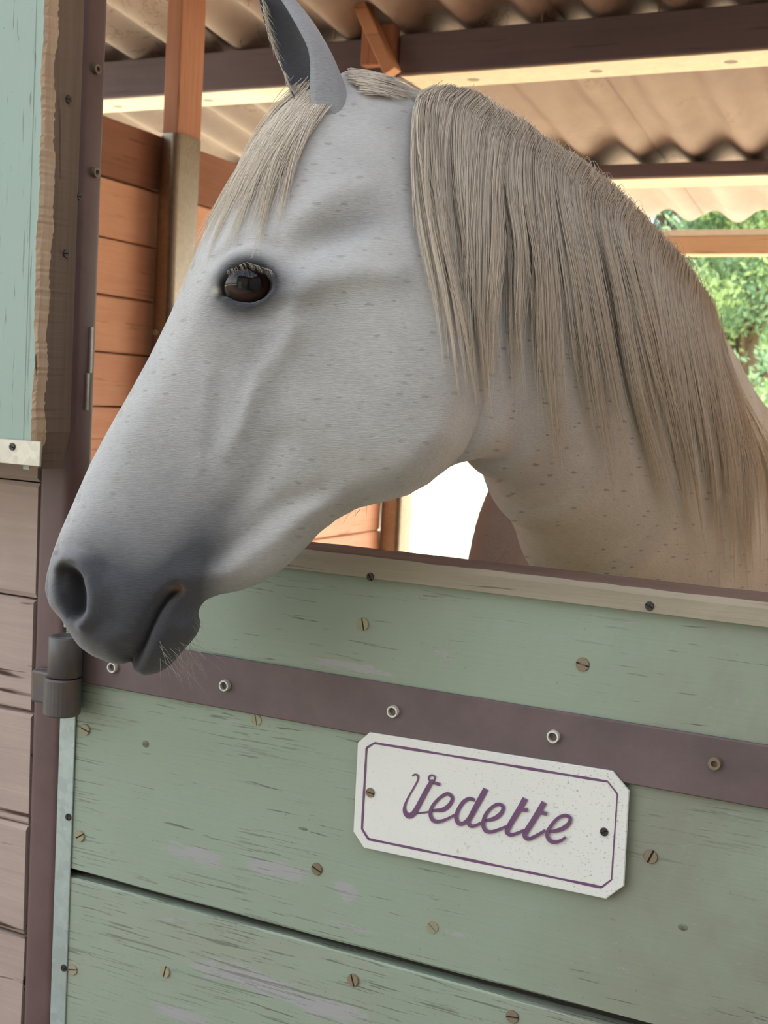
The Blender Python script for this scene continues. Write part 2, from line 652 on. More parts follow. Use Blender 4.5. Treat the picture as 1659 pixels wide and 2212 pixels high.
# thin bright latch plates on the side of the post
for (a, b) in (((199, 706), (194, 806)), ((191, 806), (186, 886))):
    pa, pb = atx(*a, -.930), atx(*b, -.930)
    yc = (pa[1]+pb[1])/2
    box('keeper_plate', -.932, -.9285, yc-.0022, yc+.0022, pb[2], pa[2], M['galv_old'], tp, .0005)

# hinge: pin barrel over a wrapped bracket
hy = -.026
hz = [1.130, 1.088, 1.177]
xh = -.906
hb = empty('hinge', (xh, hy, hz[1]), 'rusty steel strap hinge with a pin barrel on the brown post', 'hinge')
bm = bm_lathe([(.0165, hz[0]+.001), (.0185, hz[0]+.0025), (.0185, hz[2]-.002), (.0165, hz[2]), (.0125, hz[2]), (.0120, hz[2]-.003), (0.0001, hz[2]-.003)], 28, 'z', (xh, hy, 0))
obj('barrel', bm, M['hinge'], hb, True)
bm = bm_lathe([(.0185, hz[1]), (.0205, hz[1]+.002), (.0205, hz[0]-.002), (.0190, hz[0])], 28, 'z', (xh-.002, hy, 0))
bm_box(-.962, xh-.006, -.017, -.0055, hz[1]+.004, hz[0]-.0005, .003, 2, bm)
obj('bracket', bm, M['hinge'], hb)
box('bracket_plate', -.966, -.9315, -.0055, -.0005, hz[1]+.006, hz[0], M['hinge'], hb, .0015)

# ------------------------------------------------------------------ lower door
XD0, XD1 = -.929, .24
d1 = empty('door_1', (-.35, .02, .06), 'closed green painted lower stable door with brown iron strap', 'stable door', 'structure')
zcap = aty(683, 1188, -.008)[2]
ycap = atz(683, 1170, zcap)[1]
zcl = aty(1100, 1286, -.008)[2]
seams = [.06, .222, .432, .662, .897, 1.150, zcap-.004]
planks = []
for k in range(len(seams)-1):
    gap = .0052
    pl = board('plank', 'x', XD0+.001, XD1, 0.0, .038, seams[k]+gap, seams[k+1]-(gap if k < 5 else 0), M['green'], d1, .0008, .0018, 30, 300+k)
    planks.append(pl)
box('tongue', XD0+.004, XD1-.004, .016, .030, .07, zcap-.02, M['black'], d1, 0)
cb = bmesh.new()
# cap: rounded wooden capping over the top edge of the door
prof = [(-.008, zcl), (-.008, zcap-.006), (-.004, zcap-.001), (.002, zcap), (ycap-.004, zcap), (ycap, zcap-.004), (ycap, zcl), (.04, zcl), (.04, zcap-.0035), (-.0005, zcap-.0035), (-.0005, zcl)]
rr = random.Random(5)
rings = []
NS = 60
for i in range(NS+1):
    x = -.9+(XD1+.9)*i/NS
    rings.append([cb.verts.new((x, y+(rr.uniform(-1, 1)*.0004 if j < 6 else 0), z+(rr.uniform(-1, 1)*.0005 if 0 < j < 6 else 0))) for j, (y, z) in enumerate(prof)])
for i in range(NS):
    for j in range(len(prof)):
        j2 = (j+1) % len(prof)
        f = cb.faces.new((rings[i][j], rings[i][j2], rings[i+1][j2], rings[i+1][j]))
        if j in (2, 3, 4):
            f.material_index = 1
cb.faces.new(rings[0])
cb.faces.new(list(reversed(rings[-1])))
cap = obj('top_cap', cb, [M['cap'], M['cap_top']], d1)
for (u, v) in ((800, 1246), (1403, 1309)):
    p = aty(u, v, -.0082)
    from_mesh('screw', SCREW_D, p, cap, (0, random.uniform(0, 3), 0))
st = box('hinge_strap', -.905, XD1-.03, -.0055, -.0003, 1.1215, 1.177, M['strap'], d1, .0012)
st['label'] = 'dark brown flat iron hinge strap'
for i, (u, v) in enumerate(((246, 1441), (488, 1480), (851, 1536), (1197, 1590), (1545, 1648))):
    p = aty(u, v, -.0055)
    from_mesh('bolt', BOLT_R if i == 4 else BOLT, p, st, (0, random.uniform(0, 3), 0))
es = bmesh.new()
bm_box(XD0-.0015, -.9085, -.0022, -.0004, .07, 1.118, .0006, 1, es)
bm_box(XD0-.0022, XD0-.0004, -.0016, .036, .07, 1.118, .0005, 1, es)
es = obj('edge_strip', es, M['galv'], d1)
for (u, v) in ((148, 1765), (138, 2091)):
    from_mesh('screw', SCREW_D, aty(u, v, -.0024), es, (0, random.uniform(0, 3), 0))
up = box('edge_strip', XD0-.001, -.9085, -.0022, -.0004, 1.18, zcl-.002, M['galv'], d1, .0006)
for (u, v, me) in ((785, 1348, SCREW), (1259, 1435, SCREW_R), (185, 1576, SCREW), (555, 1555, SCREW), (173, 1806, SCREW), (685, 1877, SCREW_R),
                   (935, 2002, SCREW), (1406, 1850, SCREW_R), (158, 2094, SCREW), (357, 2099, SCREW), (763, 2117, SCREW_R), (1107, 2196, SCREW_R)):
    p = aty(u, v, 0)
    k = max(i for i in range(len(seams)-1) if p[2] > seams[i])
    from_mesh('screw', me, p+np.array([0, -.0004, 0]), planks[k], (0, random.uniform(0, 3.1), 0))
# knots in the painted boards
KN = bm_lathe([(.0001, -.0012), (.004, -.001), (.0075, -.0002), (.010, .0006)], 14, 'y')
knm = bpy.data.meshes.new('knot')
KN.to_mesh(knm)
KN.free()
knm.materials.append(m_flat('knot_wood', (122, 128, 106), .7, 0, .35, 260))
for (u, v, sx, sz) in ((315, 1607, .8, .7), (655, 1790, 1.2, .35), (1475, 2003, .9, .6), (1258, 1437, 1.1, .9)):
    p = aty(u, v, 0)
    k = max(i for i in range(len(seams)-1) if p[2] > seams[i])
    o = from_mesh('knot', knm, p+np.array([0, -.0002, 0]), planks[k])
    o.scale = (sx*.6, .5, sz*.6)

# ------------------------------------------------------------------ upper door, folded back
d2 = empty('door_2', (-1.4, -.06, 1.37), 'open upper stable door with flaking green paint and splintered edge', 'stable door', 'structure')
YF = -.09
xr = -.9035
box('panel', -1.95, xr-.012, YF, -.04, 1.372, 2.16, M['green_v'], d2, .002)
# splintered corner strip + grimy side board
bm = bmesh.new()
rr = random.Random(9)
nz = 260
rows = []
for i in range(nz+1):
    z = 1.362 + (2.16-1.362)*i/nz
    nn = .0022*math.sin(z*31)+.0015*math.sin(z*77+1)+rr.uniform(-1, 1)*.0013
    n2 = .0022*math.sin(z*23+2)+.0018*math.sin(z*91)+rr.uniform(-1, 1)*.0016
    taper = max(0.0, (1.372+.03-z)/.03)*.006
    row = [(xr-.0135, YF+.0006), (xr-.0035+nn*.5, YF+.0002), (xr-.0005+nn*.4, YF+.004+n2*.5), (-.9020+nn*.3-taper, YF+.016+n2*.8), (-.9010-taper, -.036), (-.925, -.036), (xr-.0135, -.05)]
    rows.append([bm.verts.new((x, y, z)) for x, y in row])
for i in range(nz):
    for j in range(7):
        j2 = (j+1) % 7
        f = bm.faces.new((rows[i][j], rows[i][j2], rows[i+1][j2], rows[i+1][j]))
        if j in (3, 4):
            f.material_index = 1
        elif j == 0:
            f.material_index = 2
bm.faces.new(rows[0])
bm.faces.new(list(reversed(rows[-1])))
eb = obj('edge_board', bm, [M['edge_wood'], M['old_wood'], M['green_v']], d2)
for (u, v) in ((148, 215), (172, 425), (142, 548)):
    p = atx(u, v, -.9012)
    from_mesh('nail', SCREW_D, p, eb, (0, 0, math.pi/2))
ms = box('metal_strip', -1.95, aty(88, 980, YF-.003)[0], YF-.004, YF-.0012, aty(50, 1005, YF-.004)[2], aty(50, 951, YF-.004)[2], M['galv_old'], d2, .0006)
from_mesh('screw', SCREW_D, aty(27, 965, YF-.004), ms, (0, .4, 0))
for z in (1.55, 2.0):
    hg = box('hinge_leaf', -.985, -.94, -.041, -.0, z, z+.05, M['hinge'], d2, .002)

# ------------------------------------------------------------------ roof
RS = -.122
def zroof(y):
    return 2.421 + (y-1.9)*RS

ce = empty('ceiling', (0, 1.5, 2.5), 'corrugated fibre cement roof on dark timber purlins', 'roof', 'structure')
P, A, TH = .177, .0235, .007
YE0, YE1 = -.30, 3.72
def sheet(x0, x1, dz):
    bm = bmesh.new()
    nx = int((x1-x0)/P*14)
    cols = []
    for i in range(nx+1):
        x = x0+(x1-x0)*i/nx
        zz = A+A*math.cos(2*math.pi*(x+1.127)/P+math.pi)+dz
        cols.append([bm.verts.new((x, y, zroof(y)+zz+t)) for t in (0, TH) for y in (YE0, 1.2, 2.6, YE1)])
    for i in range(nx):
        a, b = cols[i], cols[i+1]
        for k in range(3):
            bm.faces.new((a[k], a[k+1], b[k+1], b[k]))
            bm.faces.new((a[4+k], b[4+k], b[5+k], a[5+k]))
        bm.faces.new((a[0], b[0], b[4], a[4]))
        bm.faces.new((a[3], a[7], b[7], b[3]))
    for c in (cols[0], cols[-1]):
        for k in range(3):
            bm.faces.new((c[k], c[k+1], c[5+k], c[4+k]))
    return obj('roofing_sheet', bm, M['roof'], ce, True)


x = -3.2
k = 0
while x < 2.4:
    sheet(x, x+P*6.25, .0085*(k % 2))
    x += P*6
    k += 1


def purlin(x0, x1, y0, y1, z0, z1, batten=True, bt=.004):
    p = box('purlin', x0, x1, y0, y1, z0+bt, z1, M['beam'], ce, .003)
    if batten:
        b = box('pale_underside', x0+.004, x1-.004, y0+.006, y1-.002, z0, z0+bt+.001, M['bright'], p, .001)
        b['label'] = 'pale bright underside strip'
        n = 0
        xx = x0+.18
        while xx < x1-.1 and n < 5:
            o = from_mesh('nail_head', BOLT_R, (xx, (y0+y1)/2+.01, z0), b, (-math.pi/2, 0, 0))
            o.scale = (3.0, .25, 2.6)
            xx += .33
            n += 1
    return p


zp1 = aty(1295, 133, 1.9)[2]
yb1 = atz(1295, 168, zp1)[1]
xj = aty(862, 120, 1.9)[0]
purlin(-3.0, xj-.012, 1.925, yb1+.03, zp1+.001, zroof(1.925)-.0005)
purlin(xj, 2.3, 1.9, yb1, zp1, zroof(1.97)-.0005)
zp2 = aty(1495, 383, 2.95)[2]
yb2 = atz(1495, 404, zp2)[1]
purlin(-3.0, 2.3, 2.95, yb2, zp2, zroof(yb2)-.0005)
purlin(-3.0, 2.3, -.06, .05, zroof(0)-.17, zroof(.05)-.0005, False)
# rail across the open back with a pale flashing on top
zr1, zr0 = aty(1555, 506, YB)[2], aty(1555, 549, YB)[2]
rl = box('rail', -2.2, 2.3, YB, YB+.07, zr0, zr1-.004, M['rail'], ce, .003)
fl = box('flashing', -2.2, 2.3, YB-.004, YB+.074, zr1-.004, zr1+.016, M['white'], rl, .001)

# knee brace by the purlin joint, with its hanging block
pa, pb = aty(772, -10, 1.86), aty(848, 158, 1.86)
dv = Vector(pb-pa)
bm = bmesh.new()
up_ = Vector((0, 1, 0))
sdv = dv.normalized().cross(up_)
a0, a1 = Vector(pa)-dv*.1, Vector(pb)
vs = []
for q in (a0, a1):
    for s1 in (-1, 1):
        for s2 in (-1, 1):
            vs.append(bm.verts.new(q + sdv*s1*.017 + up_*s2*.022))
for f in ((0, 1, 3, 2), (4, 6, 7, 5), (0, 4, 5, 1), (2, 3, 7, 6), (0, 2, 6, 4), (1, 5, 7, 3)):
    bm.faces.new([vs[i] for i in f])
bmesh.ops.bevel(bm, geom=list(bm.edges), offset=.002, segments=1, affect='EDGES')
obj('knee_brace', bm, M['brace'], ce)
q0, q1 = aty(788, 60, 1.9), aty(858, 60, 1.9)
box('hanger_block', q0[0], q1[0], 1.884, 1.922, zp1+.03, zroof(1.92)+.02, M['post_wood'], ce, .003)
# roofing nails poking down
for (u, v) in ((723, 60), (520, 80), (1172, 20), (1425, 0)):
    p = aty(u, v, 1.905)
    bm = bm_lathe([(.0025, -.03), (.0025, .03)], 8, 'z')
    o = obj('nail', bm, M['screw_rust'], ce)
    o.location = Vector(o.location)+Vector(p)

# ------------------------------------------------------------------ metal-clad post at the partition
def clad_post(px, y0, lab, ztop, zmetal, w, d, lean=.0):
    root = empty('wooden_post', (px, y0, 0), lab, 'post', 'structure')
    box('timber', px-w/2, px+w/2, y0, y0+d, 0, ztop, M['post_wood'], root, .004, 2)
    bm = bmesh.new()
    rings = []
    for i in range(13):
        t = i/12
        z = .02+(zmetal-.02)*t
        ex = .006+.030*max(0, 1-t)**1.2*lean
        x0, x1, ya, yb = px-w/2-ex, px+w/2+.006, y0-.006-.01*(1-t)*lean, y0+d+.004
        r = .019
        ring = []
        for (cx_, cy_, a0_) in ((x1-r, yb-r, 0), (x0+r, yb-r, 90), (x0+r, ya+r, 180), (x1-r, ya+r, 270)):
            for s_ in range(5):
                a = math.radians(a0_+s_*22.5)
                ring.append(bm.verts.new((cx_+r*math.cos(a)+.0015*math.sin(z*9), cy_+r*math.sin(a), z)))
        rings.append(ring)
    n = len(rings[0])
    for a, b in zip(rings, rings[1:]):
        for i in range(n):
            bm.faces.new((a[i], a[(i+1) % n], b[(i+1) % n], b[i]))
    sh = obj('metal_sheath', bm, M['sheath'], root, True)
    sh['label'] = 'dull galvanised sheet wrapped around the post'
    return root


pf = atx(390, 100, -1.925)
cp = clad_post(-1.948, pf[1], 'timber post against the orange partition, lower part wrapped in dull sheet metal', 2.46, atx(390, 290, -1.925)[2], .046, .105, 1.0)
o = from_mesh('rivet', BOLT, aty(337, 718, pf[1]-.010), cp)
clad_post(-1.955, 2.965, 'metal clad post at the end of the partition beside the paddock', 2.26, 2.0, .07, .10, .2)
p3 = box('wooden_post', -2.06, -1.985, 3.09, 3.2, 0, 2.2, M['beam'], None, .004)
tag(p3, 'bare brown corner post at the stall opening onto the sand', 'post', 'structure')
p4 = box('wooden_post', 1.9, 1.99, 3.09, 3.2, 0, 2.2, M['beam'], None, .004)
tag(p4, 'brown post holding the roof on the stall\'s far right corner', 'post', 'structure')
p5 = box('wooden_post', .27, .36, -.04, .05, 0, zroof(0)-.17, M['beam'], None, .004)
tag(p5, 'brown post on the latch side of the green door', 'post', 'structure')

# ------------------------------------------------------------------ name sign
SY = -.0085
def spx(X, Y, y=SY):       # coordinates measured on the enlarged sign
    return Vector(aty(740+X/2.5136, 1550+Y/2.5136, y))


outer = [(145, 82), (1465, 292), (1555, 400), (1527, 915), (1430, 985), (115, 708), (58, 620), (82, 138)]
inner = [(172, 138), (1440, 348), (1492, 415), (1460, 880), (1405, 922), (140, 660), (105, 605), (130, 165)]
c0 = spx(800, 980)
sg = empty('name_sign', (c0.x, -.006, c0.z), 'white enamel name plate reading Vedette in purple script on the green door', 'sign')
bm = bmesh.new()
f = bm.faces.new([bm.verts.new(spx(*p)) for p in outer])
r = bmesh.ops.extrude_face_region(bm, geom=[f])
for v in r['geom']:
    if isinstance(v, bmesh.types.BMVert):
        v.co.y = SY+.0026
bmesh.ops.bevel(bm, geom=[e for e in bm.edges if abs(e.verts[0].co.y-SY) < 1e-5 and abs(e.verts[1].co.y-SY) < 1e-5], offset=.0006, segments=2, affect='EDGES')
obj('plate', bm, M['sign'], sg)
bm = bmesh.new()
n = len(inner)
cen = Vector((sum(p[0] for p in inner)/n, sum(p[1] for p in inner)/n))
for e_ in range(n):
    a, b = Vector(inner[e_]), Vector(inner[(e_+1) % n])
    steps = 24 if (b-a).length > 300 else 3
    for i in range(steps):
        q = []
        for t in (i/steps, (i+1)/steps):
            p = a.lerp(b, t)
            d = (b-a).normalized()
            nrm = Vector((-d.y, d.x))
            h = (6.5 if e_ in (0, 4) else 5.0) + 1.2*math.sin(p.x*.02)+.6*math.sin(p.y*.05)
            q += [p+nrm*h, p-nrm*h]
        bm.faces.new([bm.verts.new(spx(x_.x, x_.y, SY-.0003)) for x_ in (q[0], q[1], q[3], q[2])])
obj('border_line', bm, M['purple'], sg)


def z5(X, Y):
    return ((860+X/4.254-740)*2.5136, (1690+Y/4.254-1550)*2.5136)


def catmull(P, n=8):
    P = [np.array(p, float) for p in P]
    P = [2*P[0]-P[1]] + P + [2*P[-1]-P[-2]]
    out = []
    for i in range(1, len(P)-2):
        for k in range(n):
            t = k/n
            out.append(.5*((2*P[i])+(-P[i-1]+P[i+1])*t+(2*P[i-1]-5*P[i]+4*P[i+1]-P[i+2])*t*t+(-P[i-1]+3*P[i]-3*P[i+1]+P[i+2])*t**3))
    out.append(P[-2])
    return np.array(out)


strokes = []
strokes.append([(378, 318, 8), (393, 309, 10), (409, 316, 12), (408, 340, 10), (386, 382, 9), (357, 432, 10), (338, 478, 14), (338, 512, 22), (358, 533, 30), (384, 522, 30), (408, 484, 27), (440, 424, 26), (474, 362, 24), (492, 338, 16)])
strokes.append([(398, 521, 9), (440, 516, 10), (482, 510, 10)])
strokes.append([(484+17*math.cos(a), 330+17*math.sin(a), 10) for a in np.linspace(0, 2*math.pi, 13)])
strokes.append([(486, 352, 16), (508, 358, 17), (530, 364, 17)])
e1 = [(283, 262, 20), (345, 258, 30), (420, 248, 42), (480, 195, 36), (497, 140, 32), (455, 106, 32), (395, 132, 30), (335, 190, 30), (300, 250, 32), (298, 310, 34), (325, 352, 36), (370, 360, 32), (440, 340, 26), (525, 295, 22)]
d_ = [(705, 165, 30), (655, 150, 34), (600, 180, 36), (553, 250, 36), (533, 325, 38), (560, 380, 38), (610, 370, 34), (655, 315, 26), (700, 240, 22)]
d2_ = [(806, 60, 50), (770, 125, 52), (728, 200, 50), (680, 290, 48), (645, 360, 40), (665, 400, 34), (705, 398, 30), (775, 368, 26)]
e2 = [(770, 350, 20), (840, 345, 32), (905, 320, 42), (955, 270, 36), (962, 220, 32), (915, 202, 32), (860, 230, 30), (810, 285, 32), (785, 345, 34), (782, 400, 36), (805, 445, 36), (855, 455, 32), (930, 432, 28), (1010, 398, 24)]
t1 = [(1168, 148, 54), (1120, 235, 52), (1065, 325, 50), (1015, 410, 48), (1000, 455, 42), (1030, 482, 34), (1080, 472, 30), (1160, 440, 26)]
t1b = [(1105, 246, 36), (1150, 252, 36), (1190, 258, 36)]
t2 = [(1342, 184, 54), (1290, 270, 52), (1235, 360, 50), (1180, 445, 48), (1162, 490, 42), (1195, 520, 36), (1260, 495, 32), (1355, 440, 28)]
t2b = [(1270, 270, 36), (1330, 282, 36), (1368, 290, 36)]
e3 = [(1355, 455, 20), (1425, 450, 32), (1510, 425, 42), (1570, 375, 36), (1578, 325, 32), (1530, 305, 32), (1470, 328, 30), (1415, 385, 32), (1375, 450, 34), (1372, 500, 36), (1400, 540, 36), (1445, 550, 34), (1500, 532, 28), (1542, 503, 24)]
for s_ in (e1, d_, d2_, e2, t1, t1b, t2, t2b, e3):
    strokes.append([z5(a, b)+(c*.591,) for a, b, c in s_])
bm = bmesh.new()
for k, s_ in enumerate(strokes):
    C = catmull(s_, 8)
    T = np.gradient(C[:, :2], axis=0)
    T /= np.linalg.norm(T, axis=1)[:, None]+1e-9
    N = np.stack([-T[:, 1], T[:, 0]], 1)
    L = [bm.verts.new(spx(*(C[i, :2]+N[i]*C[i, 2]/2), SY-.0004-.00009*k-.0008*i/len(C))) for i in range(len(C))]
    Rr = [bm.verts.new(spx(*(C[i, :2]-N[i]*C[i, 2]/2), SY-.0004-.00009*k-.0008*i/len(C))) for i in range(len(C))]
    for i in range(len(C)-1):
        bm.faces.new((L[i], L[i+1], Rr[i+1], Rr[i]))
lo = obj('lettering', bm, M['purple'], sg)
lo['label'] = 'purple script lettering reading Vedette'
for (u, v) in ((800, 1712), (1305, 1797)):
    o = from_mesh('screw', SCREW_R if u < 1000 else SCREW_D, aty(u, v, SY-.0002), sg, (0, random.uniform(0, 3), 0))
    o.scale = (.75, 1, .75) if u < 1000 else (.95, 1, .95)

# ------------------------------------------------------------------ trees beyond the paddock
def tree(loc, h, rad, mats, label, seed, nleaf=9000, leaf=.085):
    rnd = np.random.default_rng(seed)
    root = empty('tree', loc, label, 'tree', None, 'trees beyond the paddock')
    bm = bm_lathe([(.20, 0), (.16, h*.3), (.10, h*.7), (.03, h*.95)], 10, 'z')
    obj('trunk', bm, M['bark'], root, True).location = (0, 0, 0)
    ncl = 110
    cl = []
    for i in range(ncl):
        t = rnd.uniform(.0, 1)**.9
        z = h*(.10+.88*t)
        rr_ = rad*(1.05-t**2.2*.85)*math.sqrt(rnd.uniform(.15, 1))
        a = rnd.uniform(0, 2*math.pi)
        cl.append((rr_*math.cos(a), rr_*math.sin(a), z, rnd.uniform(.35, .8)*rad*.42))
    # limbs
    bm = bmesh.new()
    for c in cl[:26]:
        p1 = Vector((0, 0, max(.6, c[2]*.75)))
        p2 = Vector(c[:3])
        d = (p2-p1).normalized()
        s1 = d.orthogonal().normalized()
        s2 = d.cross(s1)
        ra = []
        for q, r_ in ((p1, .05), (p2, .012)):
            ra.append([bm.verts.new(q+(s1*math.cos(a)+s2*math.sin(a))*r_) for a in np.linspace(0, 2*math.pi, 6)[:-1]])
        for i in range(5):
            bm.faces.new((ra[0][i], ra[0][(i+1) % 5], ra[1][(i+1) % 5], ra[1][i]))
    lb = obj('limbs', bm, M['bark'], root)
    lb.location = (0, 0, 0)
    lb['kind'] = 'stuff'
    # leaves: small folded blades clustered round the limb ends
    idx = rnd.integers(0, ncl, nleaf)
    cla = np.array(cl)
    d = rnd.normal(size=(nleaf, 3))
    d /= np.linalg.norm(d, axis=1)[:, None]
    rr_ = rnd.uniform(.55, 1.05, nleaf)[:, None]
    P = cla[idx, :3] + d*rr_*cla[idx, 3:4]*np.array([1.15, 1.15, .62])
    ax = rnd.normal(size=(nleaf, 3)) + np.array([0, 0, -.5])
    ax /= np.linalg.norm(ax, axis=1)[:, None]
    sd_ = np.cross(ax, d)
    sd_ /= np.linalg.norm(sd_, axis=1)[:, None]+1e-6
    L = leaf*rnd.uniform(.6, 1.5, nleaf)[:, None]
    W = L*.42
    V = np.stack([P-ax*L, P+sd_*W, P+ax*L, P-sd_*W], 1).reshape(-1, 3)
    Fc = np.arange(nleaf*4).reshape(-1, 4)
    me = bpy.data.meshes.new('foliage')
    me.from_pydata(V.tolist(), [], Fc.tolist())
    for m_ in mats:
        me.materials.append(m_)
    me.polygons.foreach_set('material_index', (idx % len(mats)).astype(np.int32))
    me.update()
    o = bpy.data.objects.new('foliage', me)
    COL.objects.link(o)
    o.parent = root
    o['kind'] = 'stuff'
    return root


def ground_at(u, dist):
    r = ray(u, 900)
    r = r[:2]/np.linalg.norm(r[:2])
    return (CAM[0]+r[0]*dist, CAM[1]+r[1]*dist, -.012)


LA, LB, LC = M['leaf_a'], M['leaf_b'], M['leaf_c']
tree(ground_at(1600, 13.5), 4.2, 1.5, [LA, LA, LB], 'bushy bright green tree showing beyond the horse\'s withers', 1, 42000, .036)
tree(ground_at(1440, 19.5), 7.4, 1.9, [LB, LC], 'tall dark green tree behind the bright bushy one, under the eaves', 2, 40000, .06)
tree(ground_at(1740, 26), 8.2, 2.2, [LB, LA, LC], 'mid green rounded tree right of the bright bushy one', 3, 36000, .075)
tree(ground_at(1560, 34), 11.5, 3.4, [LC, LB], 'tallest dark tree, farthest back in the row', 5, 40000, .10)

far = tree((-46, 57, -.012), 10.5, 3.4, [LC, LB], 'dark green tree in the far row across the sand', 9, 15000, .16)
far['group'] = 'far row of trees across the sand'
for k in range(1, 9):
    c = far.copy()
    COL.objects.link(c)
    c.location = (-46+10.5*k, 57+2.0*math.sin(k*2.1), -.012)
    c.rotation_euler = (0, 0, k*1.3)
    for ch in list(far.children):
        d = ch.copy()
        COL.objects.link(d)
        d.parent = c

# ------------------------------------------------------------------ added building across the yard, out of frame, screening low sky light
bn = empty('blocker_barn', (3, -5.2, 0), 'added brown building across the yard, out of frame, screening low sky light', 'blocker_barn', 'structure')
box('wall', -2.5, 9, -10.5, -5.2, 0, 4.2, M['old_wood'], bn, .01)
bm = bmesh.new()
vs = [bm.verts.new(q) for q in ((-2.8, -4.8, 4.1), (9.3, -4.8, 4.1), (9.3, -7.8, 6.3), (-2.8, -7.8, 6.3), (-2.8, -10.9, 4.1), (9.3, -10.9, 4.1))]
bm.faces.new((vs[0], vs[1], vs[2], vs[3]))
bm.faces.new((vs[3], vs[2], vs[5], vs[4]))
bmesh.ops.solidify(bm, geom=list(bm.faces), thickness=.06)
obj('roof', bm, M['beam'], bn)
for x in (-1.2, 1.4, 5.0):
    dd = box('door', x-.6, x+.6, -5.2, -5.16, 0, 2.1, M['green'], bn, .004)
    box('handle', x+.45, x+.49, -5.15, -5.11, 1.0, 1.16, M['steel'], dd, .004)

sw = empty('blocker_wing', (2.4, -2.5, 0), 'added brown block right of the yard, out of frame, shading the right side', 'light blocker', 'structure')  # added block, out of frame, so sky light comes from upper left
box('wall', 2.4, 6.5, -4.6, -.35, 0, 3.6, M['ext_wood'], sw, .01)
bm = bmesh.new()
vs = [bm.verts.new(q) for q in ((2.1, -4.75, 3.5), (2.1, -.32, 3.5), (4.4, -.32, 5.0), (4.4, -4.75, 5.0), (6.8, -4.75, 3.5), (6.8, -.32, 3.5))]
bm.faces.new((vs[0], vs[1], vs[2], vs[3]))
bm.faces.new((vs[3], vs[2], vs[5], vs[4]))
bmesh.ops.solidify(bm, geom=list(bm.faces), thickness=.06)
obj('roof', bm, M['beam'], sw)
for y in (-1.5, -3.4):
    dd = box('door', 2.36, 2.4, y-.6, y+.6, 0, 2.1, M['green_v'], sw, .004)
    box('handle', 2.31, 2.35, y+.42, y+.46, 1.0, 1.16, M['steel'], dd, .004)

# ================================================================== the horse
# The horse is one surface polygonised from a distance field.  Its frame is a right/down/depth frame
# turned like the head's mid-plane (the head is parallel to it, 1.157 m from the viewer's eye point).
D0 = 1.157
S = D0/F                       # metres per head unit


def to_world(a, b, c):
    a, b, c = np.asarray(a), np.asarray(b), np.asarray(c)
    return CAM + a[..., None]*RC - b[..., None]*UC + c[..., None]*FW


def to_local(p):
    q = np.asarray(p, float)-CAM
    return np.stack([q@RC, -(q@UC), q@FW], -1)


def hp(u, v, w_=0.0):
    """a spot seen on the head at height w_ above the mid-plane -> position on the mid-plane."""
    k = 1-w_*S/D0
    return (CX+(u-CX)*k, CY+(v-CY)*k)


# ---- outline of the head in the mid-plane
OUT = [(640, 205), (600, 243), (548, 306), (503, 382), (462, 462), (432, 532), (404, 602), (368, 684), (325, 770), (283, 846), (240, 920),
       (197, 1000), (163, 1078), (133, 1146), (114, 1200), (103, 1245), (101, 1275), (112, 1308), (139, 1338), (156, 1367), (177, 1397),
       (203, 1416), (238, 1431), (264, 1435), (281, 1429), (291, 1416), (286, 1438), (294, 1452), (312, 1460), (338, 1455), (367, 1439), (390, 1412), (411, 1388),
       (426, 1371), (434, 1346), (427, 1328), (432, 1310), (445, 1295), (477, 1283), (515, 1277), (568, 1258), (612, 1228), (650, 1194),
       (690, 1150), (728, 1121), (772, 1097), (823, 1085), (881, 1069), (926, 1044), (964, 1012), (998, 976), (1022, 930), (1040, 860),
       (1046, 780), (1036, 690), (1010, 590), (975, 480), (940, 350), (905, 245), (835, 172), (762, 154), (700, 172)]
OUT = np.array(OUT, float)


def poly_sd(px, py, P):
    d2 = np.full(px.shape, 1e18)
    ins = np.zeros(px.shape, bool)
    n = len(P)
    for i in range(n):
        ax, ay = P[i]
        bx, by = P[(i+1) % n]
        ex, ey = bx-ax, by-ay
        t = np.clip(((px-ax)*ex+(py-ay)*ey)/(ex*ex+ey*ey), 0, 1)
        dx, dy = px-ax-t*ex, py-ay-t*ey
        d2 = np.minimum(d2, dx*dx+dy*dy)
        c = ((ay > py) != (by > py)) & (px < (bx-ax)*(py-ay)/(by-ay+1e-12)+ax)
        ins ^= c
    d = np.sqrt(d2)
    return np.where(ins, d, -d)


def line_d(px, py, pts):
    d2 = np.full(px.shape, 1e18)
    for (ax, ay), (bx, by) in zip(pts, pts[1:]):
        ex, ey = bx-ax, by-ay
        t = np.clip(((px-ax)*ex+(py-ay)*ey)/(ex*ex+ey*ey), 0, 1)
        d2 = np.minimum(d2, (px-ax-t*ex)**2+(py-ay-t*ey)**2)
    return np.sqrt(d2)


def gau(px, py, cx_, cy_, sx, sy, rot=0.0):
    c, s_ = math.cos(rot), math.sin(rot)
    dx, dy = px-cx_, py-cy_
    return np.exp(-.5*(((dx*c+dy*s_)/sx)**2+((-dx*s_+dy*c)/sy)**2))


def sstep(x, a, b):
    t = np.clip((x-a)/(b-a), 0, 1)
    return t*t*(3-2*t)


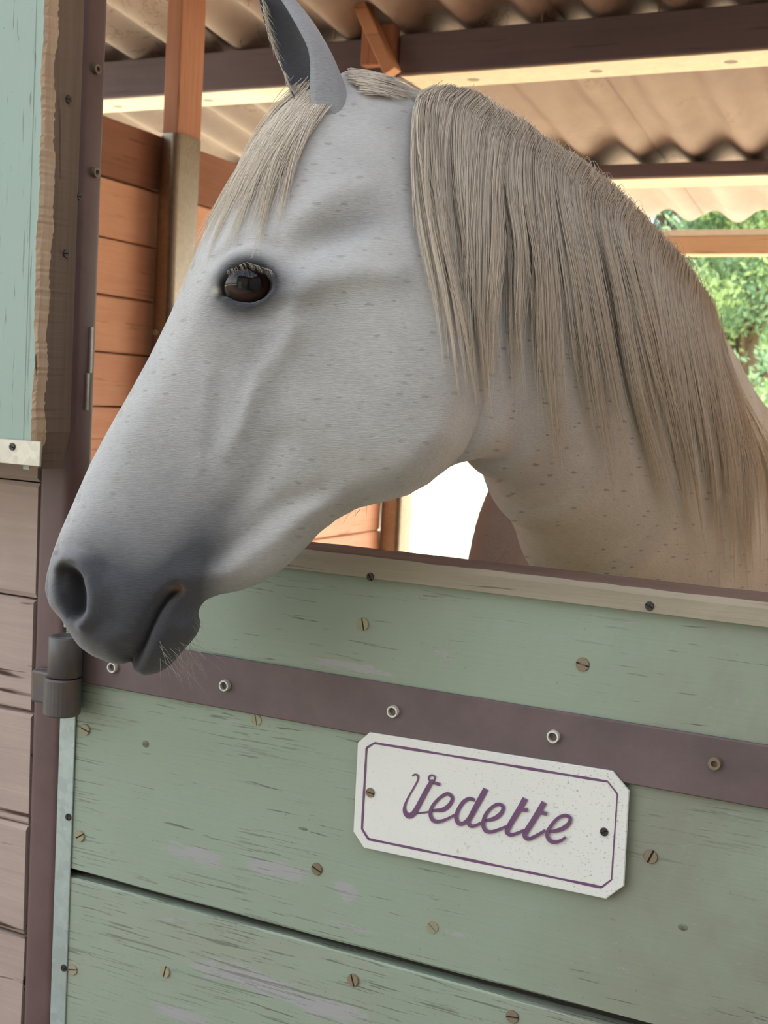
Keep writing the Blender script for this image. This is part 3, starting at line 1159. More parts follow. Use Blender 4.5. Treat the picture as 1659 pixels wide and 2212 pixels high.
def rbf(ctrl, px, py):
    C = np.array(ctrl, float)
    xy, val = C[:, :2]/300., C[:, 2]
    def phi(r):
        return np.where(r > 1e-9, r*r*np.log(r+1e-12), 0)
    n = len(C)
    A_ = np.zeros((n+3, n+3))
    A_[:n, :n] = phi(np.linalg.norm(xy[:, None]-xy[None], axis=2)) + np.eye(n)*.02
    A_[:n, n:] = np.c_[np.ones(n), xy]
    A_[n:, :n] = A_[:n, n:].T
    w_ = np.linalg.solve(A_, np.r_[val, 0, 0, 0])
    X, Y = px/300., py/300.
    out = w_[n]+w_[n+1]*X+w_[n+2]*Y
    for i in range(n):
        out = out + w_[i]*phi(np.hypot(X-xy[i, 0], Y-xy[i, 1]))
    return out


EYE_W = 205.0
EX, EY = hp(533, 607, EYE_W)
GU0, GV0, GST = 40, 100, 3
gu, gv = np.meshgrid(np.arange(GU0, 1150, GST, dtype=float), np.arange(GV0, 1520, GST, dtype=float), indexing='ij')
SD = poly_sd(gu, gv, OUT)
HC = [(130, 1230, 92), (200, 1290, 122), (250, 1400, 92), (320, 1420, 66), (400, 1350, 72), (300, 1250, 122), (240, 1100, 104), (350, 1150, 112),
      (430, 1240, 98), (300, 900, 92), (400, 950, 112), (500, 1100, 108), (600, 1180, 84), (380, 740, 112), (480, 850, 138), (600, 1000, 132),
      (700, 1060, 118), (560, 850, 158), (480, 620, 168), (560, 650, 205), (640, 650, 214), (540, 420, 158), (620, 300, 140), (720, 450, 196),
      (700, 250, 112), (800, 300, 128), (740, 740, 196), (850, 850, 184), (800, 1000, 146), (900, 950, 158), (950, 800, 176), (900, 600, 180),
      (880, 400, 145), (1000, 900, 140), (1000, 700, 158), (780, 210, 90), (950, 450, 140), (160, 1150, 84), (460, 1180, 104)]
RC_ = [(110, 1250, 62), (250, 1420, 60), (320, 1440, 52), (420, 1350, 56), (500, 1270, 52), (620, 1200, 50), (720, 1110, 55), (850, 1070, 62), (980, 980, 70),
       (1030, 800, 90), (900, 280, 110), (650, 220, 100), (520, 380, 105), (430, 540, 105), (340, 740, 92), (240, 920, 84), (150, 1120, 80), (600, 800, 90), (250, 1250, 70)]
H = np.clip(rbf(HC, gu, gv), 30, 240)
RR = np.clip(rbf(RC_, gu, gv), 40, 130)
t_ = np.clip(SD/RR, 0, 1)
Wm = H*np.sqrt(np.clip(1-(1-t_)**2, 0, 1))
edge = sstep(SD, 0, 50)
# --- modelling of the surface (units of the mid-plane)
add = np.zeros_like(Wm)
MC = hp(820, 760, 190)
rad_ = np.hypot((gu-MC[0])/1.0, (gv-MC[1])/1.12)
add += 12*(1-sstep(rad_, 175, 250))                                     # cheek disc
def ridge(pts, w_, amp, sig):
    return amp*np.exp(-.5*(line_d(gu, gv, [hp(u, v, w_) for u, v in pts])/sig)**2)
add += ridge([(640, 720), (590, 790), (545, 860), (515, 925), (490, 965)], 165, 9, 17)     # facial crest
add += ridge([(560, 800), (535, 870), (520, 930)], 160, 4, 9)
add -= ridge([(480, 790), (470, 880), (455, 960)], 140, 7, 20)
add += ridge([(455, 800), (440, 900), (430, 980), (420, 1040)], 125, 3, 10)
add -= ridge([(600, 960), (560, 1030), (500, 1110)], 120, 10, 22)
add -= ridge([(700, 1060), (610, 1090), (520, 1160), (470, 1210)], 105, 10, 17)               # groove above the jaw bar
add += ridge([(690, 1105), (600, 1160), (520, 1215), (470, 1245)], 85, 6, 15)
add -= ridge([(1000, 600), (1020, 700), (1030, 800), (1010, 900)], 150, 6, 30)
add -= 24*gau(gu, gv, *hp(705, 518, 200), 62, 26, -.45)                 # hollow above the eye
add += ridge([(650, 470), (720, 420), (780, 400)], 190, 8, 22)
add += ridge([(640, 640), (700, 610), (780, 590), (850, 590)], 205, 13, 20)                   # cheek arch behind the eye
add += 16*gau(gu, gv, EX+6, EY-12, 72, 56)
add += ridge([(468, 588), (500, 560), (540, 552), (585, 570), (612, 600)], EYE_W, 11, 11)     # upper lid / brow
add -= ridge([(455, 560), (500, 532), (550, 522), (600, 535)], EYE_W, 6, 8)
add += ridge([(485, 640), (520, 658), (560, 658), (600, 635)], EYE_W, 6, 9)                   # lower lid
add -= ridge([(470, 660), (520, 690), (580, 690), (625, 655)], EYE_W, 5, 9)
# muzzle
add += ridge([(112, 1222), (135, 1203), (170, 1207), (197, 1240), (207, 1285), (202, 1325), (178, 1352)], 112, 22, 10)
add -= ridge([(215, 1225), (236, 1280), (236, 1340)], 118, 9, 16)
add -= ridge([(150, 1180), (195, 1195), (225, 1235)], 108, 6, 10)
add -= ridge([(385, 1272), (362, 1292), (343, 1318), (326, 1352), (308, 1392), (284, 1436)], 72, 52, 7.5)
add += 16*gau(gu, gv, *hp(355, 1385, 66), 56, 26, -1.16)
add += 8*gau(gu, gv, *hp(290, 1340, 96), 40, 60, .4)
add += ridge([(420, 1330), (400, 1375)], 60, 5, 12)
add += 6*gau(gu, gv, *hp(395, 1255, 96), 22, 22)
fz = np.random.default_rng(4)
for q in range(26):                                                     # wrinkles and pads of the chin and lips
    cu, cv = fz.uniform(345, 430), fz.uniform(1310, 1430)
    add += fz.uniform(-4, 5)*gau(gu, gv, cu, cv, fz.uniform(5, 10), fz.uniform(6, 14), fz.uniform(0, 3))
for q in range(14):
    t = q/13
    cu, cv = 365-70*t-12, 1282+120*t
    add += 3.0*(-1)**q*gau(gu, gv, *hp(cu-14, cv-6, 80), 14, 3.2, .45)
for q in range(5):
    add -= ridge([(455+8*q, 556-9*q), (490+10*q, 540-9*q), (530, 528-8*q)], EYE_W, 2.2, 3.0)
WW = np.clip(Wm+add*edge, 0, None)
WW = np.where(SD > 0, WW, 0)
# nostril cavity (plan shape) and eye opening (plan shape)
NP = np.array([hp(u, v, 100) for u, v in ((116, 1228), (132, 1213), (158, 1216), (181, 1238), (193, 1278), (193, 1316), (182, 1338), (160, 1346), (142, 1334), (124, 1306), (113, 1268))])
NSD = poly_sd(gu, gv, NP)
nos = sstep(NSD, -3, 18)
dirn = .30+.70*sstep(gu, NP[:, 0].min()+14, NP[:, 0].max()-6)
WW = WW - nos*80*dirn*sstep(SD, 0, 22)
EPp = [(470, 632), (480, 605), (503, 583), (535, 573), (567, 581), (590, 601), (591, 620), (572, 643), (540, 652), (508, 645), (488, 634)]
EP = np.array([hp(u, v, EYE_W+14) for u, v in EPp])
ESD = poly_sd(gu, gv, EP)
WW = WW - sstep(ESD, -4, 6)*34
WW = np.clip(WW, 0, None)
gWu, gWv = np.gradient(WW, GST)
GN = np.sqrt(1+np.minimum(gWu**2+gWv**2, 9.0))
# soften the height field slightly
for _ in range(1):
    WW[1:-1, 1:-1] = .5*WW[1:-1, 1:-1]+.125*(WW[2:, 1:-1]+WW[:-2, 1:-1]+WW[1:-1, 2:]+WW[1:-1, :-2])


def bil(T, u, v):
    x = np.clip((u-GU0)/GST, 0, T.shape[0]-1.001)
    y = np.clip((v-GV0)/GST, 0, T.shape[1]-1.001)
    i, j = x.astype(int), y.astype(int)
    fx, fy = x-i, y-j
    return T[i, j]*(1-fx)*(1-fy)+T[i+1, j]*fx*(1-fy)+T[i, j+1]*(1-fx)*fy+T[i+1, j+1]*fx*fy


def f_head(p):
    u, v, w_ = CX+p[:, 0]/S, CY+p[:, 1]/S, (D0-p[:, 2])/S
    sd_ = bil(SD, u, v)
    eu = np.maximum(np.maximum(GU0-u, u-1146), 0)
    ev = np.maximum(np.maximum(GV0-v, v-1516), 0)
    sd_ = sd_-np.hypot(eu, ev)
    W_ = bil(WW, u, v)
    gn = bil(GN, u, v)
    inside = (np.abs(w_)-W_)/gn
    outside = np.hypot(-np.minimum(sd_, 0), np.maximum(np.abs(w_)-W_, 0))
    return np.where(sd_ > 0, inside, outside)*S


# ---- generalised cylinders
class Tube:
    def __init__(s, secs):
        """secs: (centre, e_h, e_t, rh, rt, egg)"""
        s.s = secs

    def __call__(s, p):
        best = np.full(len(p), 1e9)
        n = len(s.s)
        for i in range(n-1):
            a, b = s.s[i], s.s[i+1]
            d = b[0]-a[0]
            na, nb = np.cross(a[2], a[1]), np.cross(b[2], b[1])
            na, nb = na*np.sign(na@d), nb*np.sign(nb@d)
            fa, fb = (p-a[0])@na, (p-b[0])@nb
            den = fa-fb
            tc = np.clip(np.where(den > 1e-4, fa/np.maximum(den, 1e-4), (fa > 0)*1.0), 0, 1)
            ts = tc[:, None]
            r = p-a[0]-ts*d
            eh = a[1]*(1-ts)+b[1]*ts
            et = a[2]*(1-ts)+b[2]*ts
            eh = eh/np.linalg.norm(eh, axis=1)[:, None]
            et = et/np.linalg.norm(et, axis=1)[:, None]
            x = (r*eh).sum(1)
            y = (r*et).sum(1)
            over = np.where(tc <= 0, np.minimum(fa, 0), np.where(tc >= 1, np.maximum(fb, 0), 0))
            rh = a[3]*(1-tc)+b[3]*tc
            rt = a[4]*(1-tc)+b[4]*tc
            eg = a[5]*(1-tc)+b[5]*tc
            rt2 = rt*(1+eg*np.clip(x/rh, -1, 1))
            k = np.sqrt((x/rh)**2+(y/rt2)**2+(over/np.minimum(rh, rt2))**2)
            g_ = np.sqrt((x/rh**2)**2+(y/rt2**2)**2+(over/np.minimum(rh, rt2)**2)**2)+1e-9
            best = np.minimum(best, np.where(k > .2, k*(k-1)/g_, -np.minimum(rh, rt2)*.8))
        return best


def loc_px(u, v, d):
    return np.array([(u-CX)/F*d, (v-CY)/F*d, d])


NECK = [((800, 172), (930, 900), 1.160, .050, .15), ((925, 206), (1030, 962), 1.172, .062, .15), ((1136, 302), (1088, 1040), 1.225, .072, .18), ((1318, 442), (1155, 1150), 1.305, .085, .20),
        ((1446, 584), (1232, 1290), 1.420, .102, .20), ((1525, 715), (1295, 1420), 1.560, .125, .18), ((1560, 830), (1350, 1540), 1.750, .155, .12)]
cs = []
for (c, th, d, rt, eg) in NECK:
    A_, B_ = loc_px(*c, d), loc_px(*th, d)
    cs.append((A_, B_, (A_+B_)/2))
secs = []
for i, (A_, B_, m_) in enumerate(cs):
    eh = (B_-A_)
    rh = np.linalg.norm(eh)/2
    eh = eh/np.linalg.norm(eh)
    tg = cs[min(i+1, len(cs)-1)][2]-cs[max(i-1, 0)][2]
    et = np.cross(eh, tg)
    et /= np.linalg.norm(et)
    secs.append((m_, eh, et, rh, NECK[i][3], NECK[i][4]))
f_neck = Tube(secs)
BODY = [(.56, -.44, 1.12, .20, .145), (.70, -.43, 1.15, .30, .205), (.90, -.465, 1.165, .345, .245), (1.35, -.43, 1.12, .34, .285), (1.85, -.38, 1.13, .34, .29),
        (2.25, -.33, 1.16, .33, .275), (2.52, -.30, 1.14, .24, .20)]
DN, RT_ = to_local(CAM+np.array([0, 0, -1.0])), to_local(CAM+np.array([1.0, 0, 0]))
f_body = Tube([(to_local(np.array([x, y, z])), DN, RT_, rh, rt, .10) for (y, x, z, rh, rt) in BODY])


def cone_chain(pts):
    P = [(to_local(np.array(q[:3])), q[3]) for q in pts]
    def f(p):
        best = np.full(len(p), 1e9)
        for (a, ra), (b, rb) in zip(P, P[1:]):
            d = b-a
            t = np.clip(((p-a)@d)/(d@d), 0, 1)
            best = np.minimum(best, np.linalg.norm(p-a-t[:, None]*d, axis=1)-(ra+(rb-ra)*t))
        return best
    return f


LEGS = []
for sx in (-1, 1):
    x = -.47+sx*.135
    LEGS.append(cone_chain([(x, .74, .98, .12), (x, .72, .78, .085), (x-.005, .70, .50, .048), (x-.005, .70, .46, .047), (x, .71, .40, .034), (x, .715, .16, .030), (x, .70, .12, .037), (x, .66, .055, .036), (x, .645, .052, .05)]))
    x = -.32+sx*.135
    LEGS.append(cone_chain([(x, 2.32, 1.05, .15), (x, 2.28, .82, .105), (x, 2.42, .56, .060), (x, 2.50, .50, .050), (x, 2.46, .40, .036), (x, 2.44, .17, .032), (x, 2.42, .12, .038), (x, 2.38, .055, .037), (x, 2.365, .052, .05)]))


def smin(a, b, k):
    h = np.maximum(k-np.abs(a-b), 0)/k
    return np.minimum(a, b)-h*h*k*.25


def field(p):
    f = f_neck(p)
    # throat bump
    g_ = np.linalg.norm((p-loc_px(1012, 905, 1.165))/np.array([.028, .034, .030]), axis=1)
    f = smin(f, (g_-1)*.028, .03)
    f = smin(f_head(p), f, .022)
    b = f_body(p)
    for lg in LEGS:
        b = smin(b, lg(p), .06)
    # shoulders and breast
    for sx, w_ in ((-1, 1), (1, 1)):
        c = to_local(np.array([-.475+sx*.15, .70, 1.17 if sx < 0 else 1.10]))
        q = np.linalg.norm((p-c)@np.stack([RT_/(.082 if sx < 0 else .10), to_local(CAM+np.array([0, 1, 0]))/.17, DN/.24], 1), axis=1)
        b = smin(b, (q-1)*.09, .06)
    return smin(f, b, .10)


def axis_pts(segs):
    out = [segs[0][0]]
    for a, b, st in segs:
        n = max(1, int(round((b-a)/st)))
        out += list(np.linspace(a, b, n+1)[1:])
    return np.array(out)


ga = axis_pts([(-.36, -.33, .006), (-.33, .11, .0024), (.11, .34, .005), (.34, 1.45, .022)])
gb = axis_pts([(-.50, -.40, .005), (-.40, .17, .0024), (.17, .42, .006), (.42, 1.75, .022)])
gc = axis_pts([(1.03, 1.055, .006), (1.055, 1.262, .0024), (1.262, 1.60, .0055), (1.60, 3.7, .024)])


def polygonise(ga, gb, gc, fn):
    nx, ny, nz = len(ga), len(gb), len(gc)
    ST = 4
    ia, ib, ic = np.r_[0:nx:ST], np.r_[0:ny:ST], np.r_[0:nz:ST]
    X, Y, Z = np.meshgrid(ga[ia], gb[ib], gc[ic], indexing='ij')
    fc = fn(np.stack([X.ravel(), Y.ravel(), Z.ravel()], 1)).reshape(X.shape).astype(np.float32)
    def cell(g_, i_):
        hi = g_[np.minimum(i_+ST, len(g_)-1)]
        lo = g_[np.maximum(i_-ST, 0)]
        return np.maximum(hi-g_[i_], g_[i_]-lo)
    thr = np.sqrt(cell(ga, ia)[:, None, None]**2+cell(gb, ib)[None, :, None]**2+cell(gc, ic)[None, None, :]**2)*1.15+.004
    act = np.abs(fc) < thr
    up = lambda T: np.repeat(np.repeat(np.repeat(T, ST, 0), ST, 1), ST, 2)[:nx, :ny, :nz]
    f = up(fc).copy()
    m = up(act)
    # grow the active blocks by one block so that neighbours agree
    idx = np.nonzero(m)
    P = np.stack([ga[idx[0]], gb[idx[1]], gc[idx[2]]], 1)
    val = np.empty(len(P), np.float32)
    for i in range(0, len(P), 400000):
        val[i:i+400000] = fn(P[i:i+400000])
    f[idx] = val
    neg = f < 0
    c8 = sum(neg[i:nx-1+i, j:ny-1+j, k:nz-1+k].astype(np.int8) for i in (0, 1) for j in (0, 1) for k in (0, 1))
    cells = np.nonzero((c8 > 0) & (c8 < 8))
    nc = len(cells[0])
    vid = np.full((nx-1, ny-1, nz-1), -1, np.int32)
    vid[cells] = np.arange(nc)
    acc = np.zeros((nc, 3))
    cnt = np.zeros(nc)
    cor = [(i, j, k) for i in (0, 1) for j in (0, 1) for k in (0, 1)]
    cf = {c: f[cells[0]+c[0], cells[1]+c[1], cells[2]+c[2]] for c in cor}
    for c in cor:
        for ax in range(3):
            if c[ax] == 0:
                d = list(c)
                d[ax] = 1
                d = tuple(d)
                a, b = cf[c], cf[d]
                x = (a < 0) != (b < 0)
                t = np.where(x, a/(a-b+1e-20), 0)
                q = np.tile(np.array(c, float), (nc, 1))
                q[:, ax] += t
                acc += q*x[:, None]
                cnt += x
    acc /= cnt[:, None]
    V = np.empty((nc, 3))
    for ax, g_ in enumerate((ga, gb, gc)):
        V[:, ax] = np.interp(cells[ax]+acc[:, ax], np.arange(len(g_)), g_)
    Fs = []
    for ax in range(3):
        sl0 = [slice(None)]*3
        sl1 = [slice(None)]*3
        sl0[ax] = slice(0, -1)
        sl1[ax] = slice(1, None)
        e = neg[tuple(sl0)] != neg[tuple(sl1)]
        I = list(np.nonzero(e))
        o1, o2 = [q for q in range(3) if q != ax]
        dims = (nx-1, ny-1, nz-1)
        ok = (I[o1] > 0) & (I[o2] > 0) & (I[o1] < dims[o1]) & (I[o2] < dims[o2])
        I = [q[ok] for q in I]
        flip = neg[tuple(I)]
        def vv(d1, d2):
            J = [q.copy() for q in I]
            J[o1] -= d1
            J[o2] -= d2
            return vid[tuple(J)]
        quad = np.stack([vv(1, 1), vv(0, 1), vv(0, 0), vv(1, 0)], 1)
        if ax == 1:
            flip = ~flip
        quad[~flip] = quad[~flip][:, ::-1]
        Fs.append(quad)
    Fq = np.concatenate(Fs)
    Fq = Fq[(Fq >= 0).all(1)]
    return V, Fq


HV, HF = polygonise(ga, gb, gc, field)
# keep the largest use of vertices, relax slightly
def relax(V, Fq, it, lam):
    e = np.concatenate([Fq[:, [0, 1]], Fq[:, [1, 2]], Fq[:, [2, 3]], Fq[:, [3, 0]]])
    e = np.concatenate([e, e[:, ::-1]])
    deg = np.bincount(e[:, 0], minlength=len(V)).astype(float)
    for _ in range(it):
        s_ = np.stack([np.bincount(e[:, 0], weights=V[e[:, 1], k], minlength=len(V)) for k in range(3)], 1)
        V = V+lam*(s_/np.maximum(deg, 1)[:, None]-V)*(deg > 0)[:, None]
    return V
HV = relax(HV, HF, 3, .4)


# ---- ears: cupped leaves with thickness, grown into the same mesh
def ear(base, tip, wid, open_dir, lean, ns=26, na=18):
    B_, T_ = np.array(base, float), np.array(tip, float)
    ax = T_-B_
    L = np.linalg.norm(ax)
    ax /= L
    od = np.array(open_dir, float)
    od -= ax*(od@ax)
    od /= np.linalg.norm(od)
    sd_ = np.cross(ax, od)
    V, Fq = [], []
    for side in (0, 1):
        for i in range(ns+1):
            s_ = i/ns
            r = wid*(.62+1.55*s_**.75*(1-s_)**.8*1.0)*(1-s_**5)**.6 if s_ < .999 else wid*.02
            r *= (1.0 if s_ < .6 else 1)
            op = math.radians(80+95*sstep(np.array(s_), .0, .75))     # half angle of the wall
            th = (7.0 if s_ < .25 else 7.0-3.5*(s_-.25)/.75)
            bend = lean*math.sin(math.pi*s_)
            for j in range(na+1):
                a = -1+2*j/na
                ang = a*math.radians(175-62*sstep(np.array(s_), .05, .5)*1.0)
                rr_ = r-(th if side else 0)*(1-.75*abs(a)**4)
                c = B_+ax*L*s_+od*bend
                flat = 1.0-.25*s_
                V.append(c - od*rr_*math.cos(ang)*flat + sd_*rr_*math.sin(ang)*.86)
    n1 = (ns+1)*(na+1)
    ix = lambda sd2, i, j: sd2*n1+i*(na+1)+j
    for i in range(ns):
        for j in range(na):
            Fq.append((ix(0, i, j), ix(0, i, j+1), ix(0, i+1, j+1), ix(0, i+1, j)))
            Fq.append((ix(1, i, j), ix(1, i+1, j), ix(1, i+1, j+1), ix(1, i, j+1)))
        for j, fl in ((0, 0), (na, 1)):
            q = (ix(0, i, j), ix(0, i+1, j), ix(1, i+1, j), ix(1, i, j))
            Fq.append(q if not fl else q[::-1])
    for j in range(na):
        Fq.append((ix(0, ns, j), ix(0, ns, j+1), ix(1, ns, j+1), ix(1, ns, j)))
    V = np.array(V)
    return V, np.array(Fq)


def head_to_local(V):
    return np.stack([(V[:, 0]-CX)*S, (V[:, 1]-CY)*S, D0-V[:, 2]*S], 1)


def himg(u, v, w_):
    x, y = hp(u, v, w_)
    return (x, y, w_)


E1 = ear(himg(732, 288, 84), himg(556, -62, 120), 57, (-.80, -.05, .55), -6)
E2 = ear(himg(742, 300, -50), himg(575, -30, -120), 44, (-.75, 0, -.5), -6)
earV, earF = [], []
off = len(HV)
ear_inner = []
for (V, Fq) in (E1, E2):
    earV.append(head_to_local(V))
    earF.append(Fq+off)
    off += len(V)
AV = np.concatenate([HV]+earV)
AF = np.concatenate([HF]+earF)
isear = np.zeros(len(AV))
k0 = len(HV)
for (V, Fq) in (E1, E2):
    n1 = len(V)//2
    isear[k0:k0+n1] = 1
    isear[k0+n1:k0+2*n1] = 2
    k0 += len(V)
WV = to_world(AV[:, 0], AV[:, 1], AV[:, 2])
hm = bpy.data.meshes.new('horse')
hm.vertices.add(len(WV))
base = WV.mean(0)*np.array([1, 1, 0])
base = np.array([-.42, 1.2, 0.0])
hm.vertices.foreach_set('co', (WV-base).ravel())
hm.loops.add(len(AF)*4)
hm.loops.foreach_set('vertex_index', AF.ravel().astype(np.int32))
hm.polygons.add(len(AF))
hm.polygons.foreach_set('loop_start', np.arange(0, len(AF)*4, 4, dtype=np.int32))
hm.polygons.foreach_set('use_smooth', np.ones(len(AF), bool))
hm.update(calc_edges=True)
hm.validate()

# ---- coat colour per vertex: pigment, plus shade on the body and eye hollow
pu, pv, pw = CX+AV[:, 0]/S, CY+AV[:, 1]/S, (D0-AV[:, 2])/S
iu, iv = CX+F*AV[:, 0]/AV[:, 2], CY+F*AV[:, 1]/AV[:, 2]       # along the head's viewing side
onhead = (poly_sd(pu, pv, OUT) > -14) & (AV[:, 2] < 1.30)
dark = np.zeros(len(AV))
dark += .84*gau(pu, pv, 270, 1330, 155, 100, .6)
dark += .40*gau(pu, pv, 215, 1265, 85, 95)
dark += .46*gau(pu, pv, 375, 1125, 110, 90, -.5)
dark += .62*gau(pu, pv, 445, 1205, 105, 42, -1.02)
dark += .95*gau(pu, pv, 362, 1372, 92, 44, -1.16)
dark += .22*gau(pu, pv, 430, 960, 120, 90)
dark += .20*gau(pu, pv, 545, 810, 90, 60)
de = np.hypot((pu-EX)/1.25, pv-EY)
dark += .95*np.exp(-.5*(np.maximum(de-34, 0)/17)**2)
dark += .45*gau(pu, pv, EX+80, EY+18, 60, 26, .0)
dark += .40*gau(pu, pv, EX-30, EY+48, 40, 28)
dark += .25*gau(pu, pv, EX+5, EY+70, 70, 40)
dark += .38*gau(pu, pv, *hp(760, 490, 195), 60, 22, -.4)  # brownish shading of the hollow above the eye, put into the colour
dark *= 1-.55*np.exp(-((np.minimum(poly_sd(pu, pv, OUT), 60)/26.)**2))*(pu < 260)*(pv < 1190)
dark = np.clip(dark, 0, 1)*onhead
lips = np.exp(-.5*(line_d(pu, pv, [hp(u, v, 72) for u, v in ((385, 1272), (343, 1318), (308, 1392), (284, 1436))])/24)**2)*onhead
nos_v = sstep(bil(NSD, pu, pv), -12, 12)*onhead*(SD.max() > 0)
white = np.array([.47, .47, .455])
warm = np.array([.53, .50, .44])
body_shaded = np.array([.42, .305, .25])  # warm stall shade on the body, put into the coat by depth
dk = np.array([.070, .074, .084])
blk = np.array([.030, .031, .036])
k_n = sstep(AV[:, 0], .06, .20)
colr = white*(1-k_n[:, None])+warm*k_n[:, None]
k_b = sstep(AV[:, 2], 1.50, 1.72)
colr = colr*(1-k_b[:, None])+body_shaded*k_b[:, None]
colr = colr*(1-dark[:, None])+dk*dark[:, None]
colr = colr*(1-.6*lips[:, None])+blk*.6*lips[:, None]
lipn = np.exp(-.5*(line_d(pu, pv, [hp(u, v, 72) for u, v in ((385, 1272), (362, 1292), (343, 1318), (326, 1352), (308, 1392), (284, 1436))])/6)**2)*onhead
colr = colr*(1-.8*lipn[:, None])+blk*.35*.8*lipn[:, None]
colr = colr*(1-.75*nos_v[:, None])+blk*.75*nos_v[:, None]
chin = gau(pu, pv, 380, 1370, 60, 55)*onhead
colr = colr*(1-.6*chin[:, None])+blk*1.2*.6*chin[:, None]
lid = sstep(bil(ESD, pu, pv), -16, -3)*onhead
colr = colr*(1-.85*lid[:, None])+blk*.7*.85*lid[:, None]
pink = gau(pu, pv, *hp(382, 1272, 80), 9, 5)*onhead
colr = colr*(1-pink[:, None])+np.array([.42, .24, .18])*pink[:, None]
spot = gau(pu, pv, *hp(465, 628, 185), 7, 5)*onhead*.7
colr = colr*(1-spot[:, None])+np.array([.62, .56, .44])*spot[:, None]
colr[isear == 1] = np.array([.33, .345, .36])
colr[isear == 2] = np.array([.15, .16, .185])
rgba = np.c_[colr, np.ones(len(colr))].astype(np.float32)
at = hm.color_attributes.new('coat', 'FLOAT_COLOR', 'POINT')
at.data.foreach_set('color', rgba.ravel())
sp_at = hm.attributes.new('flat', 'FLOAT_VECTOR', 'POINT')
sp_at.data.foreach_set('vector', np.stack([pu/100, pv/100, pw/100], 1).astype(np.float32).ravel())
fk = hm.attributes.new('fleck', 'FLOAT', 'POINT')
fl = np.clip(.55+.5*sstep(AV[:, 0], .05, .15), 0, 1)*(1-.6*dark)*(isear == 0)*(1-sstep(AV[:, 2], 1.6, 1.8)*.6)
fk.data.foreach_set('value', fl.astype(np.float32))


def m_coat():
    s = NT('grey_horse_coat')
    ca = s.n('Attribute', attribute_name='coat')
    fa = s.n('Attribute', attribute_name='flat')
    ff = s.n('Attribute', attribute_name='fleck')
    mp = s.n('Mapping')
    mp.inputs['Scale'].default_value = (2.2, 13, 4)
    mp.inputs['Rotation'].default_value = (0, 0, math.radians(-6))
    s.l(fa.outputs['Vector'], mp.inputs['Vector'])
    hair = s.noise(mp.outputs[0], 3.2, 3, .7, .2)
    blot = s.noise(fa.outputs['Vector'], 1.1, 4, .6, .3)
    c = s.mix(s.ramp(hair, .25, .75), ca.outputs['Color'], ca.outputs['Color'])
    hv = s.n('HueSaturation')
    s.l(ca.outputs['Color'], hv.inputs['Color'])
    s.l(s.math('ADD', s.math('MULTIPLY', hair, .55), s.math('ADD', s.math('MULTIPLY', blot, .34), .56)), hv.inputs['Value'])
    c = hv.outputs[0]
    # flea-bitten flecks, drawn out along the lie of the hair
    mp2 = s.n('Mapping')
    mp2.inputs['Scale'].default_value = (2.0, 5.2, 0.0)
    mp2.inputs['Rotation'].default_value = (0, 0, math.radians(-12))
    s.l(fa.outputs['Vector'], mp2.inputs['Vector'])
    vo = s.n('TexVoronoi')
    vo.voronoi_dimensions = '2D'
    vo.inputs['Scale'].default_value = .95
    s.l(mp2.outputs[0], vo.inputs['Vector'])
    sep = s.n('SeparateColor')
    s.l(vo.outputs['Color'], sep.inputs[0])
    size = s.math('MULTIPLY', s.ramp(sep.outputs[0], .25, 1.0), .20)
    dist = s.math('ADD', vo.outputs['Distance'], s.math('MULTIPLY', s.math('SUBTRACT', s.noise(fa.outputs['Vector'], 22, 3, .7), .5), .34))
    f_ = s.math('MULTIPLY', s.math('SUBTRACT', size, dist), 12.0, True)
    f_ = s.math('MULTIPLY', f_, s.math('MULTIPLY', ff.outputs['Fac'], .55))
    c = s.mix(f_, c, lin(98, 84, 74))
    s.bump(hair, .6, .0014)
    s.out(c, .75, 0, .25)
    s.b.inputs['Sheen Weight'].default_value = .25
    s.b.inputs['Sheen Roughness'].default_value = .5
    return s.m


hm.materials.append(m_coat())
horse = bpy.data.objects.new('horse', hm)
horse.location = base
COL.objects.link(horse)
tag(horse, 'flea-bitten grey horse leaning its head over the green stable door', 'horse')

# ---- eye
def m_eye():
    s = NT('horse_eye')
    tc = s.n('TexCoord')
    sx = s.n('SeparateXYZ')
    s.l(tc.outputs['Object'], sx.inputs[0])
    x2 = s.math('MULTIPLY', sx.outputs[0], 50.0)
    y2 = s.math('MULTIPLY', sx.outputs[1], 78.0)
    r = s.math('SQRT', s.math('ADD', s.math('MULTIPLY', x2, x2), s.math('MULTIPLY', y2, y2)))
    c = s.mix(s.ramp(r, .62, .90), (.004, .004, .006, 1), lin(58, 36, 26))
    x3 = s.math('MULTIPLY', sx.outputs[0], 50.0)
    y3 = s.math('MULTIPLY', sx.outputs[1], 58.0)
    r3 = s.math('SQRT', s.math('ADD', s.math('MULTIPLY', x3, x3), s.math('MULTIPLY', y3, y3)))
    c = s.mix(s.ramp(r3, .80, .98), c, (.012, .010, .010, 1))
    s.out(c, .04, 0, .34)
    s.b.inputs['Coat Weight'].default_value = .0
    s.b.inputs['Coat Roughness'].default_value = .02
    return s.m


def w_at(u, v):
    return float(bil(WW, np.array([u]), np.array([v]))[0])


